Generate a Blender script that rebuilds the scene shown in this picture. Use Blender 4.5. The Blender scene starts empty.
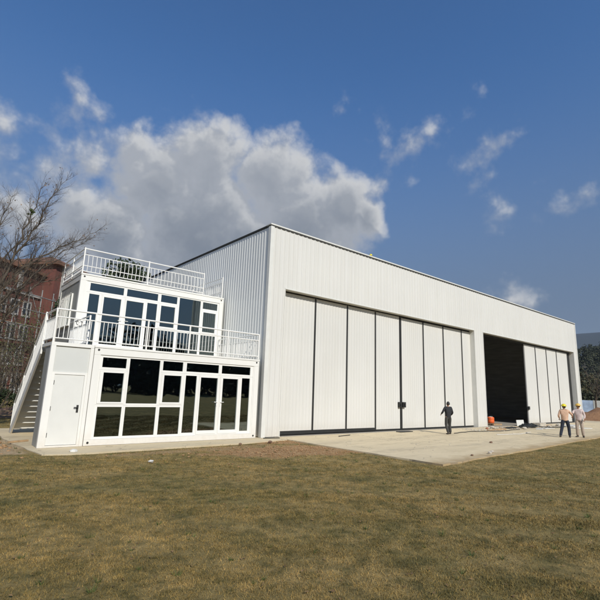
import bpy, math, random
import numpy as np
from mathutils import Vector, Matrix
random.seed(7); rng = np.random.default_rng(7)
D = bpy.data; S = bpy.context.scene; COL = S.collection
R = math.radians

# ------------------------------------------------------------------ materials
def newmat(name):
    m = D.materials.new(name); m.use_nodes = True
    nt = m.node_tree; b = nt.nodes['Principled BSDF']
    return m, nt, b
def N(nt, t, **k):
    n = nt.nodes.new(t)
    for a, v in k.items():
        if a in ('op',): n.operation = v
        elif a == 'ins':
            for i, x in v.items(): n.inputs[i].default_value = x
        else: setattr(n, a, v)
    return n
def L(nt, a, b): nt.links.new(a, b)
def noise(nt, vec, scale, detail=5, rough=.55, mapping=None):
    n = N(nt, 'ShaderNodeTexNoise'); n.inputs['Scale'].default_value = scale
    n.inputs['Detail'].default_value = detail; n.inputs['Roughness'].default_value = rough
    if mapping:
        mp = N(nt, 'ShaderNodeMapping'); mp.inputs['Scale'].default_value = mapping
        L(nt, vec, mp.inputs['Vector']); vec = mp.outputs[0]
    L(nt, vec, n.inputs['Vector']); return n.outputs['Fac']
def ramp(nt, fac, stops):
    r = N(nt, 'ShaderNodeValToRGB'); e = r.color_ramp.elements
    while len(e) < len(stops): e.new(.5)
    for i, (p, c) in enumerate(stops):
        e[i].position = p; e[i].color = (*c, 1) if len(c) == 3 else c
    L(nt, fac, r.inputs[0]); return r.outputs[0]
def mix(nt, f, a, b, mode='MIX'):
    n = N(nt, 'ShaderNodeMix', data_type='RGBA', blend_type=mode)
    for s, v in ((n.inputs[0], f), (n.inputs[6], a), (n.inputs[7], b)):
        if hasattr(v, 'links') or hasattr(v, 'is_linked'): L(nt, v, s)
        else: s.default_value = v if not isinstance(v, tuple) else (*v, 1)[:4]
    return n.outputs[2]
def wpos(nt): return N(nt, 'ShaderNodeNewGeometry').outputs['Position']
def bump(nt, b, h, strength=.3, dist=.02):
    n = N(nt, 'ShaderNodeBump'); n.inputs['Strength'].default_value = strength
    n.inputs['Distance'].default_value = dist
    L(nt, h, n.inputs['Height']); L(nt, n.outputs[0], b.inputs['Normal'])
def simple(name, col, rough=.6, metal=0, var=.12, scale=3, bmp=0, streak=None, spec=.5):
    m, nt, b = newmat(name)
    p = wpos(nt)
    f = noise(nt, p, scale, 6, .6, streak)
    lo = tuple(max(0, c*(1-var)) for c in col); hi = tuple(min(1, c*(1+var)) for c in col)
    c = ramp(nt, f, [(.3, lo), (.7, hi)])
    L(nt, c, b.inputs['Base Color']); b.inputs['Roughness'].default_value = rough
    b.inputs['Metallic'].default_value = metal
    b.inputs['Specular IOR Level'].default_value = spec
    if bmp: bump(nt, b, noise(nt, p, scale*6, 4), bmp, .01)
    return m
def panel_paint(name, col, dirt=.5):
    m, nt, b = newmat(name); p = wpos(nt)
    big = noise(nt, p, .35, 4, .5)
    streak = noise(nt, p, 1.0, 6, .65, (5, 5, .22))
    c = ramp(nt, big, [(.3, tuple(x*.95 for x in col)), (.7, col)])
    c2 = ramp(nt, streak, [(.42, tuple(x*f for x, f in zip(col, (.90, .89, .85)))), (.6, col)])
    c = mix(nt, dirt, c, c2)
    # splashed earth on the lowest half metre
    sep = N(nt, 'ShaderNodeSeparateXYZ'); L(nt, p, sep.inputs[0])
    mr = N(nt, 'ShaderNodeMapRange'); L(nt, sep.outputs[2], mr.inputs[0])
    for i, v in ((1, .0), (2, .55), (3, .55), (4, 0)): mr.inputs[i].default_value = v
    sp = noise(nt, p, 9, 6, .7)
    mm = N(nt, 'ShaderNodeMath', op='MULTIPLY'); L(nt, mr.outputs[0], mm.inputs[0]); L(nt, sp, mm.inputs[1])
    c = mix(nt, mm.outputs[0], c, (.42, .34, .24))
    L(nt, c, b.inputs['Base Color'])
    r = ramp(nt, big, [(.3, (.38,)*3), (.7, (.55,)*3)]); L(nt, r, b.inputs['Roughness'])
    bump(nt, b, noise(nt, p, 2.2, 3), .12, .02)
    return m

M = {}
M['wall'] = panel_paint('hangar_sheet', (.635, .62, .575), .3)
M['sidewall'] = panel_paint('hangar_side_sheet', (.78, .78, .74), .2)
M['leaf'] = panel_paint('door_leaf_sheet', (.615, .60, .555), .25)
M['white'] = panel_paint('container_white', (.755, .735, .68), .18)
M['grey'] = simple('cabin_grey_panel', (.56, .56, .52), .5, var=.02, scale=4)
M['shadegrey'] = simple('side_panel_shaded_grey', (.33, .33, .30), .5, var=.06, scale=3)  # grey end panels, shade of the sunless side put into the colour
M['cabindoor'] = simple('cabin_door_paint', (.66, .65, .60), .45, var=.03)
M['rail'] = simple('white_rail_paint', (.77, .75, .70), .4, var=.04, scale=8)
M['pvc'] = simple('white_pvc', (.76, .74, .685), .35, var=.03, scale=2)
M['black'] = simple('black_rubber', (.018, .018, .016), .6, var=.3)
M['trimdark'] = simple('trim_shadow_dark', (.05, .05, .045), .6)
M['trim'] = simple('trim_white', (.64, .63, .58), .45, var=.05)
M['interior'] = simple('dark_interior', (.48, .48, .44), .9, var=.2, scale=.6, streak=(1, 1, 8))
M['roomwall'] = simple('room_wall', (.35, .34, .32), .8, var=.05)
M['bark'] = simple('bark', (.13, .10, .075), .9, var=.45, scale=9, bmp=.6)
M['twig'] = simple('twig', (.085, .065, .045), .9, var=.4, scale=5)
M['concrete_old'] = simple('steel_grey', (.3, .3, .28), .7)
M['orange'] = simple('orange_plastic', (.75, .13, .03), .4, var=.12)
M['cable'] = simple('black_cable', (.02, .022, .02), .5, var=.3)
M['timber'] = simple('raw_timber', (.36, .24, .13), .8, var=.3, scale=6)
M['brickred'] = simple('brick_chip', (.34, .13, .075), .9, var=.3, scale=9)
M['sheetwhite'] = simple('pale_foil', (.56, .54, .49), .5, var=.1, scale=5)
M['stone'] = simple('pale_stone', (.46, .41, .33), .9, var=.25, scale=8, bmp=.5)
M['yellow'] = simple('yellow_plastic', (.75, .62, .02), .35, var=.08)
M['helmet_tan'] = simple('amber_plastic', (.66, .42, .08), .4, var=.08)
M['skin'] = simple('skin', (.36, .20, .125), .55, var=.08, scale=20)
M['hair'] = simple('hair', (.012, .010, .009), .6, var=.3, scale=60)
M['blackcloth'] = simple('black_cloth', (.018, .018, .02), .85, var=.3, scale=14, bmp=.4)
M['darkcloth'] = simple('charcoal_cloth', (.045, .042, .036), .9, var=.3, scale=14, bmp=.4)
M['navy'] = simple('navy_cloth', (.018, .022, .035), .9, var=.3, scale=14, bmp=.4)
M['peach'] = simple('peach_cloth', (.62, .40, .27), .9, var=.15, scale=12, bmp=.4)
M['vest'] = simple('hi_vis_yellow', (.62, .50, .06), .8, var=.15, scale=12)
M['pinkish'] = simple('pale_pink_cloth', (.62, .50, .46), .9, var=.18, scale=12, bmp=.4)
M['beige'] = simple('beige_cloth', (.40, .32, .25), .9, var=.2, scale=12, bmp=.4)
M['shoe'] = simple('shoe', (.05, .042, .035), .7)
M['hoarding'] = simple('blue_white_sheet', (.42, .52, .66), .5, var=.3, scale=.8)
M['scribble'] = simple('marker_ink', (.05, .05, .06), .7)
M['bluelit'] = simple('blue_sheet', (.12, .24, .5), .5)

def glass_mat():
    m = D.materials.new('tinted_glass'); m.use_nodes = True; nt = m.node_tree; nt.nodes.clear()
    o = N(nt, 'ShaderNodeOutputMaterial'); tr = N(nt, 'ShaderNodeBsdfTransparent'); gl = N(nt, 'ShaderNodeBsdfGlossy')
    tr.inputs[0].default_value = (.16, .18, .19, 1); gl.inputs['Roughness'].default_value = .015
    gl.inputs[0].default_value = (.86, 1, .96, 1)
    fr = N(nt, 'ShaderNodeFresnel'); fr.inputs[0].default_value = 2.9
    ms = N(nt, 'ShaderNodeMixShader'); L(nt, fr.outputs[0], ms.inputs[0]); L(nt, tr.outputs[0], ms.inputs[1]); L(nt, gl.outputs[0], ms.inputs[2])
    nb = N(nt, 'ShaderNodeBump'); nb.inputs['Strength'].default_value = .04; nb.inputs['Distance'].default_value = .05
    L(nt, noise(nt, wpos(nt), 1.2, 2), nb.inputs['Height']); L(nt, nb.outputs[0], gl.inputs['Normal'])
    L(nt, ms.outputs[0], o.inputs[0]); return m
M['glass'] = glass_mat()

def foliage(name, a, b2, scale=1.0, transl=.25):
    m, nt, b = newmat(name); p = wpos(nt)
    g = N(nt, 'ShaderNodeNewGeometry')
    c1 = ramp(nt, noise(nt, p, scale, 3), [(.35, a), (.65, b2)])
    c = mix(nt, .45, c1, ramp(nt, g.outputs['Random Per Island'], [(0, tuple(x*.55 for x in a)), (1, tuple(x*1.4 for x in b2))]))
    L(nt, c, b.inputs['Base Color']); b.inputs['Roughness'].default_value = .7
    b.inputs['Specular IOR Level'].default_value = .2
    return m
M['evergreen'] = foliage('evergreen_leaf', (.022, .036, .016), (.045, .06, .022))
M['forest'] = foliage('forest_leaf', (.028, .038, .02), (.060, .062, .032), .05)
M['scrub'] = foliage('scrub_leaf', (.055, .06, .025), (.12, .09, .045))
M['greenleaf'] = foliage('green_leaf', (.045, .08, .018), (.09, .11, .03))
M['deadleaf'] = foliage('dead_leaf', (.16, .09, .04), (.24, .15, .07))

def ground_color(nt):
    """Patchy dry turf: tan straw, olive green and bare red earth, in world metres."""
    p = wpos(nt)
    big = noise(nt, p, .42, 7, .62)
    mid = noise(nt, p, 1.9, 6, .66)
    c = ramp(nt, big, [(.36, (.35, .245, .10)), (.47, (.265, .19, .075)), (.60, (.15, .125, .046))])
    c = mix(nt, .5, c, ramp(nt, mid, [(.36, (.36, .265, .11)), (.5, (.25, .19, .072)), (.64, (.11, .10, .036))]))
    fine2 = noise(nt, p, 5.5, 5, .7)
    c = mix(nt, .75, c, mix(nt, 1.0, c, ramp(nt, fine2, [(.34, (1.4, 1.35, 1.25)), (.5, (1, 1, 1)), (.66, (.45, .52, .45))]), 'MULTIPLY'))
    # red earth patch beside the apron
    def patch(cx, cy, rx, ry, ang, lo=.0, hi=.35, amp=1.5, sc=1.3):
        mp = N(nt, 'ShaderNodeMapping'); mp.vector_type = 'TEXTURE'
        mp.inputs['Location'].default_value = (cx, cy, 0); mp.inputs['Rotation'].default_value = (0, 0, ang)
        mp.inputs['Scale'].default_value = (rx, ry, 1000)
        L(nt, p, mp.inputs['Vector'])
        ln = N(nt, 'ShaderNodeVectorMath', op='LENGTH'); L(nt, mp.outputs[0], ln.inputs[0])
        a = N(nt, 'ShaderNodeMath', op='SUBTRACT'); a.inputs[0].default_value = 1; L(nt, ln.outputs['Value'], a.inputs[1])
        nn = noise(nt, p, sc, 6, .65)
        s = N(nt, 'ShaderNodeMath', op='SUBTRACT'); L(nt, nn, s.inputs[0]); s.inputs[1].default_value = .5
        k = N(nt, 'ShaderNodeMath', op='MULTIPLY_ADD'); L(nt, s.outputs[0], k.inputs[0]); k.inputs[1].default_value = amp; L(nt, a.outputs[0], k.inputs[2])
        mr = N(nt, 'ShaderNodeMapRange', interpolation_type='SMOOTHSTEP'); L(nt, k.outputs[0], mr.inputs[0])
        mr.inputs[1].default_value = lo; mr.inputs[2].default_value = hi
        return mr.outputs[0]
    red = ramp(nt, noise(nt, p, 6, 6, .7), [(.35, (.29, .165, .075)), (.65, (.43, .28, .14))])
    m1 = patch(-.9, -3.2, 3.4, 1.5, R(-12)); c = mix(nt, m1, c, red)
    m2 = patch(.2, -1.2, 1.3, .8, 0); c = mix(nt, m2, c, red)
    m3 = patch(-9.3, 1.3, 1.9, 2.6, R(8)); c = mix(nt, m3, c, ramp(nt, noise(nt, p, 7, 6, .7), [(.35, (.34, .24, .13)), (.65, (.5, .38, .24))]))
    m5 = patch(-3.5, -1.75, 4.6, .55, R(3), .1, .7); c = mix(nt, m5, c, ramp(nt, noise(nt, p, 6, 6, .7), [(.35, (.25, .17, .08)), (.65, (.38, .27, .14))]))
    m4 = patch(28, -6.0, 12, .8, R(2)); c = mix(nt, m4, c, red)
    mx = N(nt, 'ShaderNodeMath', op='MAXIMUM'); L(nt, m1, mx.inputs[0]); L(nt, m3, mx.inputs[1])
    return c, p
def ground_mat():
    m, nt, b = newmat('turf_soil'); c, p = ground_color(nt)
    fine = noise(nt, p, 38, 6, .75)
    c = mix(nt, .6, c, mix(nt, 1.0, c, ramp(nt, fine, [(.3, (.45,)*3), (.7, (1.45,)*3)]), 'MULTIPLY'))
    L(nt, c, b.inputs['Base Color']); b.inputs['Roughness'].default_value = .95
    b.inputs['Specular IOR Level'].default_value = .15
    bump(nt, b, fine, .9, .03); return m
M['ground'] = ground_mat()
def grass_mat():
    m, nt, b = newmat('grass_blades'); c, p = ground_color(nt)
    g = N(nt, 'ShaderNodeNewGeometry')
    v = ramp(nt, g.outputs['Random Per Island'], [(0, (.55, .52, .40)), (.6, (.95, .89, .76)), (1, (1.3, 1.13, .92))])
    c = mix(nt, 1.0, c, v, 'MULTIPLY')
    L(nt, c, b.inputs['Base Color']); b.inputs['Roughness'].default_value = .8
    b.inputs['Specular IOR Level'].default_value = .2
    return m
M['grass'] = grass_mat()
def concrete_mat(name, col, joints=True):
    m, nt, b = newmat(name); p = wpos(nt)
    a = noise(nt, p, .5, 7, .62, (1, 1.6, 1)); f = noise(nt, p, 7, 7, .7); st = noise(nt, p, .9, 6, .7, (.45, 1.6, 1))
    c = ramp(nt, a, [(.3, tuple(x*.86 for x in col)), (.7, tuple(x*1.06 for x in col))])
    c = mix(nt, .35, c, ramp(nt, f, [(.3, tuple(x*.75 for x in col)), (.7, tuple(x*1.12 for x in col))]))
    # drifts of sandy earth
    c = mix(nt, ramp(nt, st, [(.54, (0,)*3), (.70, (.55,)*3)]), c, (.43, .33, .19))
    # earth washed over the rim nearest the turf
    se = N(nt, 'ShaderNodeSeparateXYZ'); L(nt, p, se.inputs[0])
    k1 = N(nt, 'ShaderNodeMath', op='MULTIPLY_ADD'); L(nt, se.outputs[0], k1.inputs[0]); k1.inputs[1].default_value = -.069; L(nt, se.outputs[1], k1.inputs[2])
    mr = N(nt, 'ShaderNodeMapRange'); L(nt, k1.outputs[0], mr.inputs[0])
    for i_, v_ in ((1, -7.6), (2, -6.2), (3, 1.0), (4, 0)): mr.inputs[i_].default_value = v_
    mq = N(nt, 'ShaderNodeMath', op='MULTIPLY'); L(nt, mr.outputs[0], mq.inputs[0]); L(nt, noise(nt, p, 1.6, 7, .7), mq.inputs[1])
    if joints: c = mix(nt, ramp(nt, mq.outputs[0], [(.22, (0,)*3), (.5, (.9,)*3)]), c, (.36, .25, .12))
    # faint tyre tracks curving out of the doorways
    tw = N(nt, 'ShaderNodeTexWave'); tw.wave_type = 'RINGS'; tw.inputs['Scale'].default_value = .115; tw.inputs['Distortion'].default_value = 2.5; tw.inputs['Detail'].default_value = 2
    mpv = N(nt, 'ShaderNodeMapping'); mpv.inputs['Location'].default_value = (-14, 9, 0); L(nt, p, mpv.inputs[0]); L(nt, mpv.outputs[0], tw.inputs[0])
    tm = N(nt, 'ShaderNodeMath', op='MULTIPLY'); L(nt, ramp(nt, tw.outputs['Fac'], [(.86, (0,)*3), (.97, (.55,)*3)]), tm.inputs[0]); L(nt, ramp(nt, noise(nt, p, 2.2, 6, .7), [(.4, (0,)*3), (.65, (1,)*3)]), tm.inputs[1])
    c = mix(nt, tm.outputs[0], c, (.33, .27, .18))
    # hairline cracks
    vc = N(nt, 'ShaderNodeTexVoronoi', feature='DISTANCE_TO_EDGE'); vc.inputs['Scale'].default_value = .33
    wv = N(nt, 'ShaderNodeVectorMath', op='ADD'); L(nt, p, wv.inputs[0]); nz = N(nt, 'ShaderNodeTexNoise'); nz.inputs['Scale'].default_value = 1.5; nz.inputs['Detail'].default_value = 6; L(nt, p, nz.inputs[0]); L(nt, nz.outputs['Color'], wv.inputs[1]); L(nt, wv.outputs[0], vc.inputs[0])
    c = mix(nt, ramp(nt, vc.outputs[0], [(.0, (.6,)*3), (.006, (0,)*3)]), c, (.17, .14, .10))
    # dark damp blotches
    st2 = noise(nt, p, 1.1, 5, .6, (.5, 2.2, 1))
    c = mix(nt, ramp(nt, st2, [(.58, (0,)*3), (.72, (.6,)*3)]), c, (.34, .27, .17))
    if joints:
        sx = N(nt, 'ShaderNodeSeparateXYZ'); L(nt, p, sx.inputs[0])
        outs = []
        for i, per, off in ((0, 4.2, .74), (1, 3.8, -7.5)):
            s = N(nt, 'ShaderNodeMath', op='SUBTRACT'); L(nt, sx.outputs[i], s.inputs[0]); s.inputs[1].default_value = off
            w = N(nt, 'ShaderNodeMath', op='PINGPONG'); L(nt, s.outputs[0], w.inputs[0]); w.inputs[1].default_value = per/2
            l = N(nt, 'ShaderNodeMath', op='LESS_THAN'); L(nt, w.outputs[0], l.inputs[0]); l.inputs[1].default_value = .006
            outs.append(l.outputs[0])
        mx = N(nt, 'ShaderNodeMath', op='MAXIMUM'); L(nt, outs[0], mx.inputs[0]); L(nt, outs[1], mx.inputs[1])
        mm = N(nt, 'ShaderNodeMath', op='MULTIPLY'); L(nt, mx.outputs[0], mm.inputs[0]); mm.inputs[1].default_value = .5
        c = mix(nt, mm.outputs[0], c, (.16, .13, .09))
    L(nt, c, b.inputs['Base Color']); b.inputs['Roughness'].default_value = .85
    bump(nt, b, f, .35, .01); return m
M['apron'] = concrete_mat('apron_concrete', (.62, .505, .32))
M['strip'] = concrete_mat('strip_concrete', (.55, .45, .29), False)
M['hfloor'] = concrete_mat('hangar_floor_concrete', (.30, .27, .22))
def earth_mat(name, a, b2):
    m, nt, b = newmat(name); p = wpos(nt)
    f = noise(nt, p, 1.2, 8, .7)
    L(nt, ramp(nt, f, [(.3, a), (.7, b2)]), b.inputs['Base Color']); b.inputs['Roughness'].default_value = .95
    bump(nt, b, noise(nt, p, 5, 6, .7), .8, .1); return m
M['earth'] = earth_mat('orange_earth', (.20, .095, .042), (.34, .185, .09))
M['clod'] = earth_mat('clod_earth', (.26, .14, .06), (.42, .26, .13))
M['bank'] = earth_mat('brown_earth', (.13, .07, .045), (.24, .15, .09))
M['hill'] = earth_mat('hill_woods', (.016, .028, .034), (.028, .040, .044))
M['forestfloor'] = earth_mat('forest_floor', (.03, .032, .02), (.06, .05, .03))
def brick_mat():
    m, nt, b = newmat('red_brick'); p = wpos(nt)
    br = N(nt, 'ShaderNodeTexBrick'); br.inputs['Scale'].default_value = 1.6
    br.inputs['Color1'].default_value = (.155, .045, .03, 1); br.inputs['Color2'].default_value = (.11, .035, .025, 1)
    br.inputs['Mortar'].default_value = (.15, .09, .07, 1)
    L(nt, p, br.inputs['Vector'])
    c = mix(nt, .4, br.outputs[0], ramp(nt, noise(nt, p, .4, 5), [(.3, (.075, .03, .022)), (.7, (.18, .062, .042))]))
    L(nt, c, b.inputs['Base Color']); b.inputs['Roughness'].default_value = .9; return m
M['brick'] = brick_mat()
M['rooftile'] = simple('brown_tile', (.17, .085, .05), .85, var=.3, scale=1.5)
M['pale'] = simple('pale_render', (.38, .36, .33), .8, var=.15, scale=1)
M['darkglass'] = simple('dark_pane', (.03, .035, .04), .15, var=.3)
M['net'] = simple('scaffold_steel', (.24, .25, .24), .6, var=.3)

# ------------------------------------------------------------------ mesh helpers
class MB:
    def __init__(s): s.v = []; s.f = []
    def add(s, vs, fs):
        o = len(s.v); s.v += [tuple(map(float, v)) for v in vs]; s.f += [tuple(i+o for i in f) for f in fs]; return s
    def box(s, x0, x1, y0, y1, z0, z1):
        x0, x1 = sorted((x0, x1)); y0, y1 = sorted((y0, y1)); z0, z1 = sorted((z0, z1))
        return s.add([(x0,y0,z0),(x1,y0,z0),(x1,y1,z0),(x0,y1,z0),(x0,y0,z1),(x1,y0,z1),(x1,y1,z1),(x0,y1,z1)],
                     [(0,3,2,1),(4,5,6,7),(0,1,5,4),(1,2,6,5),(2,3,7,6),(3,0,4,7)])
    def tube(s, pts, rad, n=6, cap=True):
        pts = [Vector(p) for p in pts]; k = len(pts)
        if not hasattr(rad, '__len__'): rad = [rad]*k
        ref = None; rings = []
        for i, p in enumerate(pts):
            d = (pts[min(i+1, k-1)] - pts[max(i-1, 0)])
            d = d.normalized() if d.length > 1e-9 else Vector((0,0,1))
            if ref is None: ref = d.orthogonal().normalized()
            ref = (ref - d*ref.dot(d)); ref = ref.normalized() if ref.length > 1e-6 else d.orthogonal().normalized()
            b = d.cross(ref)
            rings.append([p + (ref*math.cos(2*math.pi*j/n) + b*math.sin(2*math.pi*j/n))*rad[i] for j in range(n)])
        vs = [v for r in rings for v in r]; fs = []
        for i in range(k-1):
            for j in range(n):
                a = i*n+j; b2 = i*n+(j+1) % n; fs.append((a, b2, b2+n, a+n))
        if cap: fs += [tuple(range(n))[::-1], tuple(range((k-1)*n, k*n))]
        return s.add(vs, fs)
    def dome(s, c, rx, ry, rz, n=16, m=6, z0=0):
        vs = []; fs = []
        for i in range(m):
            a = z0 + (math.pi/2 - z0)*i/m
            for j in range(n):
                t = 2*math.pi*j/n; vs.append((c[0]+rx*math.cos(a)*math.cos(t), c[1]+ry*math.cos(a)*math.sin(t), c[2]+rz*math.sin(a)))
        vs.append((c[0], c[1], c[2]+rz)); T = len(vs)-1
        for i in range(m-1):
            for j in range(n): a = i*n+j; b = i*n+(j+1) % n; fs.append((a, b, b+n, a+n))
        for j in range(n): fs.append(((m-1)*n+j, (m-1)*n+(j+1) % n, T))
        fs.append(tuple(range(n))[::-1])
        return s.add(vs, fs)
def root_origin(par):
    o = Vector((0,0,0))
    while par is not None: o = o + par.location; par = par.parent
    return o
def obj(name, mb, mat, parent=None, smooth=False, origin=None):
    """Links the collected geometry (given in world metres) as one mesh object."""
    o = D.objects.new(name, D.meshes.new(name)); COL.objects.link(o)
    org = root_origin(parent)
    if parent is None and origin is not None: o.location = origin; org = Vector(origin)
    vs = [(v[0]-org.x, v[1]-org.y, v[2]-org.z) for v in mb.v]
    o.data.from_pydata(vs, [], mb.f); o.data.update()
    if mat: o.data.materials.append(M[mat] if isinstance(mat, str) else mat)
    if parent is not None: o.parent = parent
    if smooth:
        o.data.polygons.foreach_set('use_smooth', [True]*len(o.data.polygons))
    return o
def npobj(name, V, F, mat, parent=None):
    me = D.meshes.new(name); n = len(F); k = F.shape[1]
    if parent is not None: V = V - np.array(root_origin(parent))[None, :]
    me.vertices.add(len(V)); me.vertices.foreach_set('co', V.astype(np.float32).ravel())
    me.loops.add(n*k); me.loops.foreach_set('vertex_index', F.astype(np.int32).ravel())
    me.polygons.add(n); me.polygons.foreach_set('loop_start', np.arange(0, n*k, k, dtype=np.int32))
    me.update(calc_edges=True); me.validate()
    me.materials.append(M[mat]); o = D.objects.new(name, me); COL.objects.link(o)
    if parent is not None: o.parent = parent
    return o
def tag(o, label=None, cat=None, group=None, kind=None):
    for k, v in (('label', label), ('category', cat), ('group', group), ('kind', kind)):
        if v: o[k] = v
    return o
def thing(name, loc, label, cat, group=None):
    o = D.objects.new(name, None); COL.objects.link(o); o.location = loc; o.empty_display_size = .3
    return tag(o, label, cat, group)
def structure(name, mb, mat, smooth=False): return tag(obj(name, mb, mat, smooth=smooth), kind='structure')

# ------------------------------------------------------------------ ground
def fbm2(x, y, seed=0, octs=4, base=1.0):
    r = np.random.default_rng(seed); out = np.zeros_like(x, dtype=float); a = 1; f = base
    for _ in range(octs):
        for _ in range(3):
            t = r.uniform(0, 2*np.pi); ph = r.uniform(0, 6.28)
            out += a*np.sin((x*np.cos(t)+y*np.sin(t))*f+ph)/3
        a *= .5; f *= 2.03
    return out
def ground_z(x, y):
    z = -.045 + .018*fbm2(x, y, 3, 3, .9)
    # turf swells slightly away from the paved areas
    far = np.clip((np.hypot(x+2, y+4)-60)/400, 0, 1)
    return z - .3*far
g1 = np.concatenate([np.linspace(-24, 24, 193)])
g2 = 24*(1.09**np.arange(1, 58)); g2 = g2[g2 < 3500]
ax = np.concatenate([-g2[::-1], g1, g2])
GX, GY = np.meshgrid(ax, ax - 4, indexing='ij'); GZ = ground_z(GX, GY)
n = len(ax); idx = np.arange(n*n).reshape(n, n)
F = np.stack([idx[:-1,:-1], idx[1:,:-1], idx[1:,1:], idx[:-1,1:]], -1).reshape(-1, 4)
o = npobj('ground', np.stack([GX, GY, GZ], -1).reshape(-1, 3), F, 'ground'); tag(o, kind='structure')
o.data.polygons.foreach_set('use_smooth', [True]*len(o.data.polygons))

def slab(name, outline, z1, z0, mat, wob=.03, seed=1):
    """Poured slab: wobbly outline, real thickness."""
    r = random.Random(seed); pts = []
    for i, (a, b) in enumerate(zip(outline, outline[1:]+outline[:1])):
        a = Vector((*a[:2], 0)); b = Vector((*b[:2], 0)); k = max(1, int((b-a).length/.5)); nrm = Vector((-(b-a).y, (b-a).x, 0)).normalized()
        for j in range(k):
            p = a.lerp(b, j/k) + (nrm*r.uniform(-wob, wob) if j else Vector())
            pts.append(p)
    m = MB(); k = len(pts)
    m.add([(p.x, p.y, z1) for p in pts]+[(p.x, p.y, z0) for p in pts],
          [tuple(range(k)), tuple(range(k, 2*k))[::-1]]+[(i, i+k, (i+1) % k+k, (i+1) % k) for i in range(k)])
    return structure(name, m, mat)
slab('apron_pavement', [(.62, -.02), (.62, -3.5), (.76, -7.55), (17.5, -6.4), (46, -4.4), (46, 1.5), (35.6, 1.5), (35.6, -.02)], 0, -.15, 'apron')
slab('container_pavement', [(-8.25, 6.8), (-8.15, 1.6), (-7.85, -1.25), (-7.3, -1.42), (-4.5, -1.22), (-1.2, -1.12), (.6, -.9), (.6, -.022), (.0, -.022), (.0, 6.8)], -.004, -.15, 'strip', .035, 5)
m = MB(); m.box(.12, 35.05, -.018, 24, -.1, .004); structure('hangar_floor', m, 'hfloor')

# grass blades as one mass
def in_poly(x, y, poly):
    c = np.zeros(len(x), bool); k = len(poly); j = k-1
    for i in range(k):
        xi, yi = poly[i]; xj, yj = poly[j]
        c ^= ((yi > y) != (yj > y)) & (x < (xj-xi)*(y-yi)/(yj-yi+1e-12)+xi); j = i
    return c
CAM = np.array([-10.5871, -14.749, 1.8258])
def blades():
    P = []
    for r0, r1, dens in ((2.6, 6, 6500), (6, 9, 4200), (9, 13, 1900), (13, 19, 800), (19, 34, 200)):
        a0, a1 = R(39.9-46), R(39.9+46)
        area = .5*(r1**2-r0**2)*(a1-a0); k = int(area*dens)
        rr = np.sqrt(rng.uniform(r0**2, r1**2, k)); aa = rng.uniform(a0, a1, k)
        P.append(np.stack([CAM[0]+rr*np.sin(aa), CAM[1]+rr*np.cos(aa), rr], 1))
    P = np.concatenate(P); x, y, rr = P.T
    # tufty: keep by a patch noise
    f = fbm2(x, y, 11, 4, 5.0); keep = f > rng.uniform(-1.3, .9, len(x))
    bad = in_poly(x, y, [(.58, 0), (.58, -3.5), (.72, -7.6), (17.5, -6.45), (46, -4.45), (46, 30), (.58, 30)])
    bad |= in_poly(x, y, [(-8.3, 6.8), (-8.2, 1.6), (-7.9, -1.28), (-7.3, -1.46), (-4.5, -1.26), (-1.2, -1.15), (.6, -.94), (.6, 6.8)])
    # thin over the bare earth
    e = np.hypot((x+.5)/2.7, (y+3)/1.2) < 1; bad |= e & (rng.random(len(x)) < .7)
    e = np.hypot((x+9.3)/1.9, (y-1.3)/2.6) < 1; bad |= e & (rng.random(len(x)) < .85)
    keep &= ~bad; x, y, rr = x[keep], y[keep], rr[keep]
    k = len(x); z = ground_z(x, y)
    h = rng.uniform(.008, .030, k)*(1+.012*rr); w = rng.uniform(.0012, .0027, k)*(1+.15*rr)
    t = rng.uniform(0, 2*np.pi, k); lean = rng.uniform(.2, 1.5, k)*h; la = rng.uniform(0, 2*np.pi, k)
    bx, by = np.cos(t)*w, np.sin(t)*w
    V = np.empty((k, 3, 3))
    V[:, 0] = np.stack([x-bx, y-by, z-.004], 1); V[:, 1] = np.stack([x+bx, y+by, z-.004], 1)
    V[:, 2] = np.stack([x+np.cos(la)*lean, y+np.sin(la)*lean, z+h], 1)
    return V.reshape(-1, 3), np.arange(3*k).reshape(k, 3)
V, F = blades(); tag(npobj('grass', V, F, 'grass'), 'short patchy dry turf covering the foreground', 'grass', kind='stuff')

def scatter_xy(k, r0, r1, pw=.7):
    rr = r0+(r1-r0)*rng.random(k)**pw; aa = rng.uniform(R(-6), R(86), k)
    x = CAM[0]+rr*np.sin(aa); y = CAM[1]+rr*np.cos(aa)
    bad = in_poly(x, y, [(.5, 0), (.5, -3.5), (.65, -7.7), (17.5, -6.55), (46, -4.55), (46, 30), (.5, 30)]) | in_poly(x, y, [(-8.4, 6.8), (-8.3, 1.6), (-8.0, -1.35), (-7.3, -1.55), (-4.5, -1.35), (-1.2, -1.25), (.6, -1.0), (.6, 6.8)])
    return x[~bad], y[~bad]
x, y = scatter_xy(520, 3, 22); V = []
for a, b in zip(x, y):
    n = rng.integers(9, 26); s_ = rng.uniform(.5, 1.25); t = rng.uniform(0, 2*np.pi, n); rad = rng.uniform(0, .035, n)*s_; h = rng.uniform(.03, .075, n)*s_
    bx = a+rad*np.cos(t); by = b+rad*np.sin(t); z = ground_z(bx, by); q = rng.uniform(0, 2*np.pi, n); w = rng.uniform(.0022, .004, n)
    V.append(np.stack([np.stack([bx-np.cos(q)*w, by-np.sin(q)*w, z], 1), np.stack([bx+np.cos(q)*w, by+np.sin(q)*w, z], 1), np.stack([bx+np.cos(t)*h*.7, by+np.sin(t)*h*.7, z+h], 1)], 1).reshape(-1, 3))
V = np.concatenate(V); tag(npobj('weeds', V, np.arange(len(V)).reshape(-1, 3), 'greenleaf'), 'small green weed tufts dotted over the dry turf', 'weeds', kind='stuff')
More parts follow.
